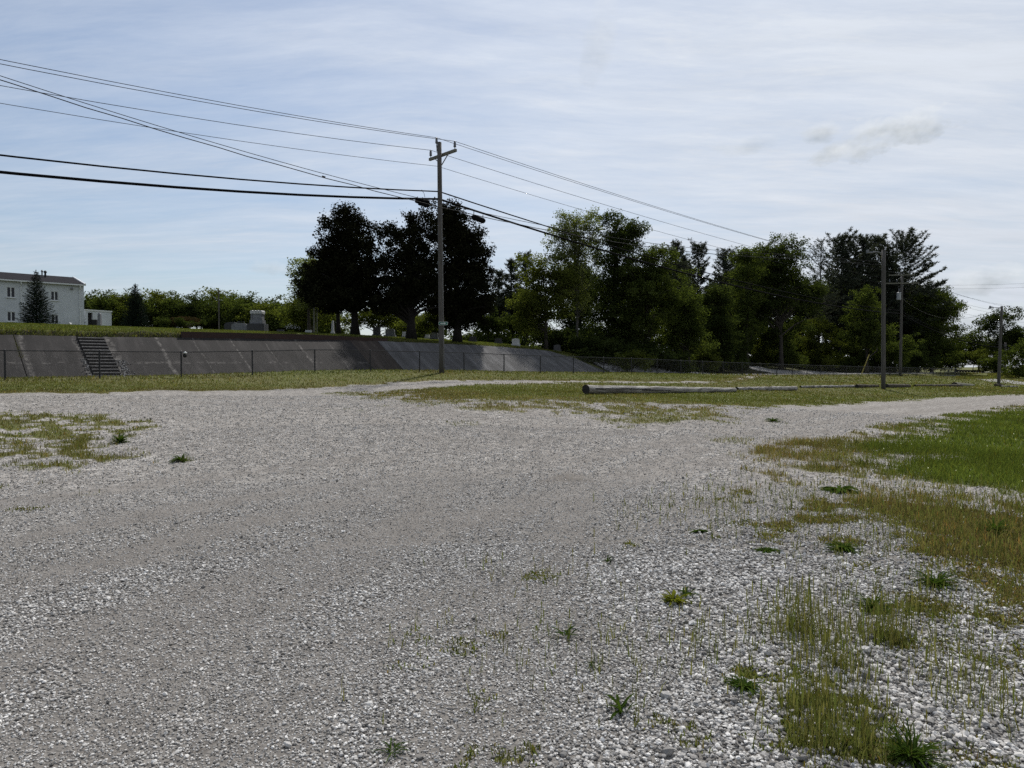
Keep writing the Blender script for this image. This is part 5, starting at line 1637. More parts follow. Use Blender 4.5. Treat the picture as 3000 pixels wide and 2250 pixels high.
    for j, (zz, lab) in enumerate(((0., 'upper of two service wires crossing down to the lamp pole'), (-.16, 'lower of two twisted service wires crossing down to the lamp pole'))):
        pts = []
        for k in np.linspace(.46, 1, 60):
            p = K0.lerp(K1, k)
            z = 7.45 + 33.5 * (k - .78) ** 2 - 18 * max(0, k - .86) ** 2 * 2.2 + zz * (1 + .3 * math.sin(k * 9)) + j * .012 * math.sin(k * 260)
            pts.append((p.x, p.y, z))
        mb = MB(); mb.tube(pts, .011 if j == 0 else .015, 5)
        tag(obj('service_wire', mb, M['wire'], None, pts[0], True), lab, 'wire', 'service wires to the lamp pole')
    cpt = at(948, 517, 24.3)
    tag(obj('wire_clamp', (lambda m: (m.tube([cpt + Vector((-.05, 0, .015)), cpt + Vector((.06, 0, -.02))], .022, 7), m)[1])(MB()), M['cable'], None, cpt), 'small black clamp on the lower service wire', 'clamp')
    mb = MB(); mb.tube(span(at(2648, 878, Y2), at(2930, 903, Y4), 1.6), .012, 5); tag(obj('service_wire', mb, M['wire'], None, at(2648, 878, Y2), True), 'sagging wire from the transformer pole to the smaller lamp pole', 'wire')
    mb = MB(); mb.tube(span(at(2648, 872, Y2), at(3150, 945, 120), 1.2), .012, 5); tag(obj('service_wire', mb, M['wire'], None, at(2648, 872, Y2), True), 'thin wire from below the transformer running off to the right', 'wire')
    for py0, py1, lab in ((838, 826, 'upper of two faint far wires over the white clouds at right'), (848, 838, 'lower of two faint far wires over the white clouds at right')):
        mb = MB(); mb.tube(span(at(2620, py0 - 4, 165), at(3200, py1 - 6, 150), .5), .016, 5); tag(obj('power_line', mb, M['wire'], None, at(2620, py0, 165), True), lab, 'power line', 'faint far wires')

    # logs -----------------------------------------------------------------
    def log(label, p, q, r0, r1, cat='log', mat='log', bow=0., sit=None):
        p, q = Vector(p), Vector(q)
        if sit is not None:
            p.z, q.z = lz(p.x, p.y) + r0 * sit, lz(q.x, q.y) + r1 * sit
        n = 26
        pts, rs = [], []
        rg = np.random.default_rng(int(abs(p.x * 97)))
        for i in range(n + 1):
            f = i / n
            c = p.lerp(q, f); c.z += bow * 4 * f * (1 - f) + .008 * rg.normal()
            pts.append(c); rs.append((r0 + (r1 - r0) * f) * (1 + .025 * rg.normal()))
        t = thing('log', label, cat, (p.x, p.y, p.z - r0), 'old poles lying on the grass')
        mb = MB(); mb.tube(pts, rs, 18, False); ob = obj('bark', mb, M[mat], t, smoothf=True); ob.name = 'log_body'
        for e, k_, r in ((p, -1, r0), (q, 1, r1)):
            ax = (q - p).normalized() * k_
            mb = MB(); mb.tube([e - ax * .03, e + ax * .005, e + ax * .006], [r * 1.0, r * .97, r * .4], 18); obj('cut_end', mb, M['logend'], t)
        return t
    lg = log('long weathered grey log with a dark cut end lying on the grass', at(1716, 1141, 26) + Vector((0, 0, .0)), at(2152, 1143, 37.2), .160, .125)
    mb = MB()
    for (fa, fb, zz) in ((.03, .33, .03), (.28, .46, -.02)):
        p, q = at(1716, 1140.5, 26), at(2152, 1143, 37.2)
        dd = (q - p).normalized(); sd = Vector((dd.y, -dd.x, 0))
        mb.bar(p.lerp(q, fa) + sd * .163 + Vector((0, 0, zz)), p.lerp(q, fb) + sd * .148 + Vector((0, 0, zz - .01)), .03, .03)
    obj('crack', mb, M['logend'], lg)
    log('shorter grey log in line behind the long one', at(2158, 1140.5, 40), at(2332, 1137.5, 43.5), .13, .13)
    log('thin pale pole lying in the grass left of the tall lamp pole', at(2345, 1141.5, 45.5), at(2512, 1138, 47.5), .085, .10, sit=.7)
    log('rotten dark log crumbling left of the tall lamp pole', at(2510, 1140, 47), at(2572, 1137, 48), .15, .11, mat='rot', sit=.6)
    log('rotten dark log just right of the tall lamp pole', at(2597, 1138, 47.5), at(2662, 1137, 49), .17, .15, mat='rot', sit=.6)
    log('long thin pole half sunk in the grass left of the black pipe', at(2680, 1137.5, 52), at(2812, 1134.5, 56), .10, .14, mat='rot', sit=.6)
    log('thin pale pole lying right of the smaller lamp pole', at(2932, 1135.5, 64), at(2980, 1136, 65), .07, .07, sit=.7)
    # corrugated pipe
    a, b = at(2796, 1129, 57), at(2850, 1131, 65)
    a.z = lz(a.x, a.y) + .10; b.z = lz(b.x, b.y) - .10
    pp = thing('culvert_pipe', 'fat grey-green pipe with a black open mouth lying on the grass', 'pipe', (a.x, a.y, a.z - .25))
    mb = MB(); mb.tube([a.lerp(b, i / 30) for i in range(31)], [.25 + .010 * (i % 2) for i in range(31)], 18, False); obj('shell', mb, M['pipe'], pp)
    ax = (b - a).normalized()
    mb = MB(); mb.tube([a + ax * .05, a + ax * .06], [.238, .235], 18); obj('mouth', mb, M['black'], pp)  # black disc set inside the pipe, painting in its unlit depth
    c = at(2925, 1132, 65.6); c.z = lz(c.x, c.y)
    mb = MB(); mb.tube([c + Vector((-.28, 0, .1)), c + Vector((.5, .2, .08))], [.17, .13], 12); tag(obj('log', mb, M['rot'], None, c), 'dark stub of log lying at the foot of the smaller lamp pole', 'log', 'old poles lying on the grass')
# ------------------------------------------------------------------ white building and shed
def build_building():
    Yc = 80.
    c = at(247, 950, Yc)
    zg = lz(c.x, Yc) - .6
    d3, b3 = Vector((*D, 0)), Vector((*(-N), 0))
    org = Vector((c.x, Yc, 0))

    def P(q, v, z):                   # q metres left of the corner along the front, v metres back
        p = org - d3 * q + b3 * v
        return Vector((p.x, p.y, z))

    def q_at(px):
        r = (px - CX) / F
        return (c.x - r * Yc) / (D[0] - r * D[1])

    def z_at(py, px):
        q = q_at(px); return zat(py, Yc - D[1] * q)
    B = thing('white_building', 'two storey white painted block building with a dark low gabled roof', 'building', (c.x, Yc, zg))
    ze = zat(837.5, Yc); Lb = 34.; dep = 10.4
    zr = zat(816.5, Yc + .733 * dep / 2) - .05
    k = NT('white_painted_block'); v = k.map(k.obj(), (1, 1, 1), (0, 0, -math.atan2(D[1], D[0])))
    sx = k.n('ShaderNodeSeparateXYZ'); k.set(sx.inputs[0], v)
    cb = k.n('ShaderNodeCombineXYZ'); k.set(cb.inputs[0], k.math('ADD', sx.outputs[0], sx.outputs[1])); k.set(cb.inputs[1], sx.outputs[2])
    br = k.n('ShaderNodeTexBrick'); k.set(br.inputs['Vector'], cb.outputs[0])
    for nm, cc in (('Color1', (.46, .49, .52)), ('Color2', (.45, .48, .51)), ('Mortar', (.43, .46, .49))): br.inputs[nm].default_value = (*cc, 1)
    br.inputs['Scale'].default_value = 1; br.inputs['Brick Width'].default_value = .4; br.inputs['Row Height'].default_value = .2; br.inputs['Mortar Size'].default_value = .008
    cc = k.mix(1.0, br.outputs[0], k.ramp(k.noise(k.obj(), .7, 5), [(.3, (.86, .86, .86)), (.7, (1.05, 1.05, 1.05))]), 'MULTIPLY')
    wm = k.pbr(cc, .85, None)
    wins = []
    for x0, x1, y0, y1 in ((24, 48, 841, 871), (152.5, 174, 853.5, 880), (24, 48, 913, 941), (152.5, 174, 922, 948)):
        xm = (x0 + x1) / 2
        wins.append((q_at(x1), q_at(x0), z_at(y1, xm), z_at(y0, xm)))
    wins += [(q + 8.2, r + 8.2, a, b) for q, r, a, b in wins[0::2]]
    qs = sorted({0., Lb, *[w[0] for w in wins], *[w[1] for w in wins]}); zs = sorted({zg, ze, *[w[2] for w in wins], *[w[3] for w in wins]})
    mb = MB()
    for a, b in zip(qs[:-1], qs[1:]):
        for e, f in zip(zs[:-1], zs[1:]):
            if any(w[0] - 1e-6 <= a and b <= w[1] + 1e-6 and w[2] - 1e-6 <= e and f <= w[3] + 1e-6 for w in wins): continue
            mb.add([P(a, 0, e), P(b, 0, e), P(b, 0, f), P(a, 0, f)], [(0, 1, 2, 3)])
    for a, b, e, f in wins:
        for p in (([P(a, 0, e), P(b, 0, e), P(b, .14, e), P(a, .14, e)]), ([P(a, 0, f), P(a, .14, f), P(b, .14, f), P(b, 0, f)]), ([P(a, 0, e), P(a, .14, e), P(a, .14, f), P(a, 0, f)]), ([P(b, 0, e), P(b, 0, f), P(b, .14, f), P(b, .14, e)])):
            mb.add(p, [(0, 1, 2, 3)])
    # gable ends and back
    for q in (0, Lb):
        mb.add([P(q, 0, zg), P(q, dep, zg), P(q, dep, ze), P(q, dep / 2, zr), P(q, 0, ze)], [(0, 1, 2, 3, 4)])
    mb.add([P(0, dep, zg), P(Lb, dep, zg), P(Lb, dep, ze), P(0, dep, ze)], [(0, 1, 2, 3)])
    obj('wall', mb, wm, B)
    # roof
    mb = MB()
    ov, th = .25, .16
    sl = (zr - ze) / (dep / 2)
    for s in (0, 1):
        v0, v1 = (-ov, dep / 2) if s == 0 else (dep + ov, dep / 2)
        z0 = ze - ov * sl + .06; z1 = zr + .06
        a = [P(.10, v0, z0), P(Lb + .3, v0, z0), P(Lb + .3, v1, z1), P(.10, v1, z1)]
        t_ = [p + Vector((0, 0, th)) for p in a]
        mb.add(a + t_, [(0, 1, 2, 3), (4, 5, 6, 7), (0, 1, 5, 4), (1, 2, 6, 5), (3, 0, 4, 7)])
    rf = obj('roof', mb, M['roofing'], B)
    mb = MB()
    for s in (0, 1):
        v0 = -ov - .05 if s == 0 else dep + ov + .05
        mb.bar(P(-.06, v0, ze - ov * sl + .17), P(-.06, dep / 2, zr + .17), .18, .26)
    obj('gable_board', mb, M['trim'], B)
    mb = MB(); mb.bar(P(.1, -ov - .07, ze - ov * sl + .10), P(Lb + .3, -ov - .07, ze - ov * sl + .10), .12, .15); obj('gutter', mb, M['trim'], B)
    for px in (65, 236.5):
        q = q_at(px)
        mb = MB(); mb.tube([P(q, -ov - .05, ze - .03), P(q, -ov - .05, ze - .22), P(q, -.07, ze - .5), P(q, -.07, zg + .2)], .055, 6); obj('downspout', mb, M['trim'], B)
    for a, b, e, f in wins:
        mb = MB(); fw = .05; vv = .06
        mb.bar(P(a, vv, e + fw / 2), P(b, vv, e + fw / 2), .06, fw); mb.bar(P(a, vv, f - fw / 2), P(b, vv, f - fw / 2), .06, fw)
        for q, w in ((a + fw / 2, fw), ((a + b) / 2, fw * 1.9), (b - fw / 2, fw)):
            mb.box(P(q, vv + .004, (e + f) / 2), w, .06, f - e - .002, d3, b3)
        w = obj('window', mb, M['trim'], B)
        mb = MB(); mb.box(P((a + b) / 2, .12, (e + f) / 2), b - a - .02, .02, f - e - .02, d3, b3); obj('pane', mb, M['glass'], w)
        mb = MB(); mb.box(P((a + b) / 2, -.04, e - .05), b - a + .16, .12, .08, d3, b3); obj('sill', mb, M['trim'], w)
    q = q_at(213)
    mb = MB(); mb.lathe(P(q, -.14, z_at(849, 213)), [(.10, 0), (.14, .05), (.14, .16), (.05, .22)], 8); obj('wall_lamp', mb, M['lampgrey'], B)
    for px, py, r, mt, h in ((132.5, 799, .10, 'black', .9), (123, 797, .07, 'lampgrey', .9)):
        Yv = 80.5
        p = at(px, py, Yv)
        mb = MB(); mb.tube([p - Vector((0, 0, h)), p], r, 8); mb.lathe(p, [(r * 1.6, 0), (r * 1.7, .12), (r * .6, .24), (.01, .25)], 8); obj('roof_vent', mb, M[mt], rf)

    # shed
    Ys = 84.
    a, b = at(250, 948, Ys), at(327, 949, Ys + 2.6)
    zg2 = lz(a.x, Ys) - .5; zt = zat(909.5, Ys)
    S = thing('block_shed', 'low white block shed with a black doorway beside the white building', 'shed', (a.x, Ys, zg2))
    e1 = (Vector((b.x, b.y, 0)) - Vector((a.x, a.y, 0))); Ls = e1.length; e1.normalize(); e2 = Vector((-e1.y, e1.x, 0))
    Q = lambda x, y, z: Vector((a.x, a.y, 0)) + e1 * x + e2 * y + Vector((0, 0, z))
    xd = [((px - 250) / 77) * Ls for px in (257.5, 272)]; zd = zat(915, Ys)
    mb = MB()
    for x0, x1, z0, z1 in ((0, xd[0], zg2, zt), (xd[1], Ls, zg2, zt), (xd[0], xd[1], zd, zt)):
        mb.add([Q(x0, 0, z0), Q(x1, 0, z0), Q(x1, 0, z1), Q(x0, 0, z1)], [(0, 1, 2, 3)])
    for x0 in xd: mb.add([Q(x0, 0, zg2), Q(x0, .3, zg2), Q(x0, .3, zd), Q(x0, 0, zd)], [(0, 1, 2, 3)])
    mb.add([Q(xd[0], 0, zd), Q(xd[1], 0, zd), Q(xd[1], .3, zd), Q(xd[0], .3, zd)], [(0, 1, 2, 3)])
    mb.add([Q(Ls, 0, zg2), Q(Ls, 4, zg2), Q(Ls, 4, zt), Q(Ls, 0, zt)], [(0, 1, 2, 3)])
    mb.add([Q(0, 0, zg2), Q(0, 4, zg2), Q(0, 4, zt), Q(0, 0, zt)], [(0, 1, 2, 3)])
    mb.add([Q(0, 4, zg2), Q(Ls, 4, zg2), Q(Ls, 4, zt), Q(0, 4, zt)], [(0, 1, 2, 3)])
    obj('wall', mb, wm, S)
    mb = MB(); mb.box(Q(Ls / 2, 2, zt + .07), Ls + .14, 4.14, .14, e1, e2); obj('roof', mb, M['white_block'], S)
    mb = MB(); mb.box(Q(sum(xd) / 2, .34, (zg2 + zd) / 2), xd[1] - xd[0] + .02, .06, zd - zg2 + .02, e1, e2); obj('door', mb, M['black'], S)


# ------------------------------------------------------------------ the graves
def stone_arch(w, h, n=8, rise=.25):
    pts = [(-w / 2, 0), (w / 2, 0), (w / 2, h * (1 - rise))]
    for i in range(1, n):
        a = math.pi * i / n
        pts.append((w / 2 * math.cos(a), h * (1 - rise) + h * rise * math.sin(a)))
    return pts + [(-w / 2, h * (1 - rise))]


def build_graves():
    X_, Z_, Yv = Vector((1, 0, 0)), Vector((0, 0, 1)), Vector((0, 1, 0))

    def place(px, py, Y):
        p = at(px, py, Y)
        return p
    # big family monument
    Y = on_land(755, 958, 70.); k = Y / F; p = place(755, 958, Y); p.z = min(p.z, lz(p.x, Y) + .15)
    m = thing('gravestone', 'massive grey granite monument with a scalloped pale cap, tallest on the bank', 'gravestone', p, 'gravestones on the bank')
    z0 = p.z
    zz = lambda py: zat(py, Y)
    mb = MB(); mb.box((p.x, Y, (z0 - .3 + zz(949)) / 2), 50 * k, 1.3, zz(949) - z0 + .3); obj('base', mb, M['dark_stone'], m)
    mb = MB(); mb.box((p.x, Y, (zz(949) + zz(938)) / 2), 37 * k, .95, zz(938) - zz(949)); obj('plinth', mb, M['grey_stone'], m)
    mb = MB(); mb.box((p.x, Y, (zz(938) + zz(920)) / 2), 32 * k, .75, zz(920) - zz(938)); mb.box((p.x - 13.5 * k, Y - .38, (zz(938) + zz(920)) / 2), 3 * k, .12, zz(920) - zz(938) - .02); mb.box((p.x + 13.5 * k, Y - .38, (zz(938) + zz(920)) / 2), 3 * k, .12, zz(920) - zz(938) - .02); obj('die', mb, M['grey_stone'], m)
    mb = MB(); mb.box((p.x, Y, (zz(920) + zz(914)) / 2), 35 * k, .85, zz(914) - zz(920))
    for i in range(4):
        mb.tube([(p.x + (-12.6 + 8.4 * i) * k, Y - .46, zz(914.5)), (p.x + (-12.6 + 8.4 * i) * k, Y + .46, zz(914.5))], 5 * k, 10)
    obj('cap', mb, M['pale_stone'], m)
    # headstones: (px, base py, Y, width px, height px, material, shape, label)
    for px, py, Y, w, h, mt, sh, lab in (
            (702, 955, 71, 46, 20, 'grey_stone', 'arch', 'wide grey granite gravestone beside the thin dark lamp post'),
            (678, 954, 72, 40, 22, 'dark_stone', 'arch', 'broad dark gravestone left of the wide granite one'),
            (904, 964, 68, 18, 6, 'pale_stone', 'box', 'low pale block right of the white flowers on the bank'),
            (822, 960, 69, 20, 7, 'dark_stone', 'box', 'low dark marker left of the white flowers'),
            (1104, 976, 64, 21, 15, 'dark_stone', 'box', 'black upright gravestone right of the broad cedar trunk'),
            (1143, 978, 64, 27, 12, 'grey_stone', 'arch', 'low wide grey gravestone between the two cedar trunks'),
            (1186, 977, 65, 14, 8, 'pale_stone', 'slant', 'small pale slanted marker at the foot of the forked cedar'),
            (1272, 983, 64, 22, 10, 'grey_stone', 'arch', 'grey rounded gravestone just left of the crossarm pole'),
            (1252, 980, 66, 12, 5, 'pale_stone', 'box', 'tiny flat pale marker right of the forked cedar'),
            (1511, 994, 68, 22, 11, 'pale_stone', 'arch', 'pale arched gravestone under the yellow-green maple'),
            (1460, 990, 70, 20, 7, 'dark_stone', 'box', 'dark low gravestone in the shade right of the dense cedar'),
            (1385, 986, 68, 20, 7, 'dark_stone', 'box', 'dark low gravestone in the shade beneath the dense cedar'),
            (1632, 998, 68, 20, 10, 'dark_stone', 'arch', 'dim rounded gravestone at the end of the bank under the maple'),
            (204, 946, 66, 8, 12, 'pale_stone', 'arch', 'small white headstone in front of the white building'),
            (278, 947, 72, 15, 22, 'black', 'box', 'dark upright block standing before the shed doorway'),
            (480, 953, 67, 26, 3, 'pale_stone', 'box', 'flat pale ledger stone right of the second spruce'),
            (663, 954, 68, 36, 3, 'pale_stone', 'box', 'long flat pale ledger stone left of the dark lamp post')):
        Y = on_land(px, py, Y)
        p = place(px, py, Y); g = lz(p.x, Y); k = Y / F
        z0 = min(p.z, g + .10); zt = min(zat(py - h, Y), z0 + 1.5 * h * k)
        t = thing('gravestone', lab, 'gravestone', (p.x, Y, z0), 'gravestones on the bank')
        H_ = max(.12, zt - z0)
        W_ = w * k
        mb = MB(); mb.box((p.x, Y, z0 - .1), W_ * 1.2, .5, .36); obj('base', mb, M[mt], t)
        mb = MB()
        if sh == 'arch': mb.prism(stone_arch(W_, H_), (p.x, Y - .12, z0 + .08), X_, Z_, Yv, .26)
        elif sh == 'slant': mb.prism([(-.2, 0), (.2, 0), (.12, H_), (-.02, H_)], (p.x - W_ / 2, Y, z0 + .08), Yv, Z_, X_, W_)
        else: mb.box((p.x, Y, z0 + .08 + H_ / 2), W_, .28, H_)
        obj('tablet', mb, M[mt], t)
    # obelisks and statues
    for px, py, Y, w, h, mt, lab in ((975, 965, 70, 7, 23, 'pale_stone', 'slim pale obelisk standing left of the broad cedar trunk'), (292, 947, 71, 9, 27, 'grey_stone', 'grey obelisk gravestone in front of the white shed')):
        Y = on_land(px, py, Y); p = place(px, py, Y); k = Y / F; z0 = min(p.z, lz(p.x, Y) + .1)
        t = thing('obelisk', lab, 'gravestone', (p.x, Y, z0), 'gravestones on the bank')
        zt = zat(py - h, Y); W_ = w * k
        mb = MB(); mb.box((p.x, Y, z0 + .0), W_ * 1.9, W_ * 1.9, .3); mb.box((p.x, Y, z0 + .25), W_ * 1.45, W_ * 1.45, .2); obj('base', mb, M[mt], t)
        mb = MB(); a, b = W_ / 2, W_ / 2 * .8
        vs = [(p.x + i * a, Y + j * a, z0 + .35) for j in (-1, 1) for i in (-1, 1)] + [(p.x + i * b, Y + j * b, zt) for j in (-1, 1) for i in (-1, 1)] + [(p.x, Y, zt + W_ * .6)]
        mb.add(vs, [(0, 1, 5, 4), (1, 3, 7, 5), (3, 2, 6, 7), (2, 0, 4, 6), (4, 5, 8), (5, 7, 8), (7, 6, 8), (6, 4, 8)]); obj('shaft', mb, M[mt], t)
    for px, py, Y, lab in ((519, 952, 68, 'small white cross among the rusty shrubs'), (432, 950, 66, 'small pale cross beside the second spruce'), (262, 948, 73, 'small white statue in the shed doorway')):
        Y = on_land(px, py, Y); p = place(px, py, Y); k = Y / F; z0 = min(p.z, lz(p.x, Y) + .1); zt = min(zat(py - 10, Y), z0 + 12 * k)
        t = thing('grave_cross' if 'cross' in lab else 'grave_statue', lab, 'cross' if 'cross' in lab else 'statue', (p.x, Y, z0))
        mb = MB(); mb.box((p.x, Y, z0 + .02), .36, .3, .2); obj('base', mb, M['pale_stone'], t)
        mb = MB(); Hh = zt - z0
        if 'cross' in lab:
            mb.prism([(-.05, 0), (.05, 0), (.05, Hh * .62), (.2, Hh * .62), (.2, Hh * .78), (.05, Hh * .78), (.05, Hh), (-.05, Hh), (-.05, Hh * .78), (-.2, Hh * .78), (-.2, Hh * .62), (-.05, Hh * .62)], (p.x, Y - .05, z0 + .1), X_, Z_, Yv, .1)
        else:
            mb.lathe((p.x, Y, z0 + .1), [(.14, 0), (.12, Hh * .4), (.15, Hh * .65), (.05, Hh * .78), (.09, Hh * .86), (.085, Hh * .95), (.01, Hh)], 10)
        obj('figure', mb, M['grey_stone' if 'cross' in lab else 'pale_stone'], t, smoothf=False)
    # white flowers
    Y = 68.; p = place(857, 963, Y); k = Y / F; rng = np.random.default_rng(3)
    z0 = lz(p.x, Y) - .03
    t = thing('flower_bush', 'low dark bush covered with white flowers on the bank', 'flowers', (p.x, Y, z0))
    n = 900
    C = np.stack([p.x + rng.normal(0, 9 * k, n), Y + rng.normal(0, .3, n), np.maximum(z0 + .02, p.z - .1 + np.abs(rng.normal(0, .16, n)))], 1)
    V, Q = leafq(C, rng.uniform(.08, .16, n), rng); arrays('leaves', V, quads=Q, mat=M['leaf_dark'], parent=t)
    n = 110
    C = np.stack([p.x + rng.normal(0, 9 * k, n), Y - .25 + rng.normal(0, .2, n), p.z - .08 + np.abs(rng.normal(0.15, .16, n))], 1)
    V, Q = leafq(C, rng.uniform(.07, .13, n), rng, .9); arrays('blossoms', V, quads=Q, mat=M['flower'], parent=t)
    # low wire gate frame on the bank
    Y = 71.; a, b = at(697 + 52, 956, Y), at(716 + 52 - 30, 956, Y)
    g = thing('cemetery_gate', 'low metal frame standing left of the massive monument', 'gate', (at(720, 955, Y).x, Y, at(720, 955, Y).z))
    mb = MB(); z0 = lz(at(720, 955, Y).x, Y)
    fr = [at(696.5, 957, Y), at(696.5, 943, Y), at(716, 943, Y), at(716, 957, Y)]
    mb.tube(fr, .03, 6); mb.tube([(fr[0] + fr[1]) / 2, (fr[2] + fr[3]) / 2], .02, 6); obj('frame', mb, M['steel'], g)


# ------------------------------------------------------------------ single weeds in the gravel
def build_weeds(rng):
    def leafblade(mb, c, az, el0, L, w, curl):
        c = Vector(c); n = 5
        h = Vector((math.cos(az), math.sin(az), 0)); s = Vector((-h.y, h.x, 0))
        vs = []
        for i in range(n + 1):
            f = i / n
            e = el0 - curl * f
            p = c + h * L * f * math.cos(e * .6 + .2) + Vector((0, 0, max(-.0, L * f * math.sin(e) + .005)))
            ww = w * (.25 + 1.5 * f * (1 - f) * 1.9) * (1 if f < .98 else .05)
            up = Vector((0, 0, ww * .25))
            vs += [p + s * ww * .5 + up, p, p - s * ww * .5 + up]
        fs = []
        for i in range(n):
            for j in range(2):
                a = i * 3 + j
                fs.append((a, a + 1, a + 4, a + 3))
        mb.add(vs, fs)

    def weed(px, py, label, nl, L, w, el, mat='weed', curl=.5, flow=0):
        x, y = hit(px, py); z = gz(x, y) + .005
        f_ = .62 if nl < 20 else .85; L *= f_; w *= f_; nl = int(nl * 1.15)
        mb = MB()
        for i in range(nl):
            leafblade(mb, (x + rng.normal(0, .012), y + rng.normal(0, .012), z), 6.283 * i / nl * 1.618 * 2 + rng.normal(0, .6), el * rng.uniform(.3, 1.5), L * rng.uniform(.3, 1.2), w * rng.uniform(.7, 1.2), curl)
        return tag(obj('weed', mb, M[mat], None, (x, y, z)), label, 'weed', 'weeds growing through the gravel')
    weed(1820, 2092, 'upright broad-leaved green weed near the bottom edge, in loose white stone', 12, .17, .028, 1.1)
    weed(1660, 1868, 'dark green leafy weed left of the yellow weed', 12, .14, .026, .8)
    weed(1150, 2210, 'spiky star-shaped rosette at the bottom edge left of centre', 16, .15, .012, .5)
    weed(1975, 1768, 'bright yellow-green weed in the middle of the loose stone', 60, .13, .022, .7, 'weed_yellow')
    weed(2015, 1748, 'small dark tuft touching the bright yellow-green weed', 26, .09, .016, .7)
    weed(2560, 1790, 'bushy dark green grass clump beside the tall seeding stalks', 90, .22, .010, .9, 'weed', .7)
    weed(2180, 2020, 'low spreading green weed at the foot of the seeding stalks', 110, .13, .009, .6)
    weed(2740, 1720, 'leafy green weed clump at the edge of the brown grass', 130, .22, .013, .7)
    weed(2670, 2235, 'large leafy weed cut by the bottom edge at right', 150, .17, .010, .9)
    weed(2910, 1565, 'light green leafy weed standing in the brown grass', 110, .26, .015, .8)
    weed(2470, 1612, 'dark low weed right of the bare stone patch', 100, .20, .018, .5)
    weed(2250, 1618, 'flat dark green weed in the white stone', 80, .16, .016, .35)
    weed(2050, 1560, 'small green weed left of the first stalks', 40, .13, .024, .4)
    weed(352, 1298, 'round dark green clump on the gravel right of the left grass patch', 110, .24, .022, 1.0)
    weed(530, 1352, 'flat green tuft right of the left grass patch', 60, .24, .022, .7)
    weed(2265, 1236, 'dark tuft in the gravel drive below the long log', 60, .3, .03, .6)
    weed(1780, 1650, 'tiny lone green sprout in the gravel', 18, .09, .014, .9)
    weed(2460, 1440, 'dark clover clump at the worn margin of the lawn', 90, .3, .05, .4)
    weed(1740, 1962, 'thin green sprout with narrow leaves in the loose stone', 14, .13, .008, 1.1)


# ------------------------------------------------------------------ light, sky, camera
SUN_AZ, SUN_EL = math.radians(12), math.radians(49)


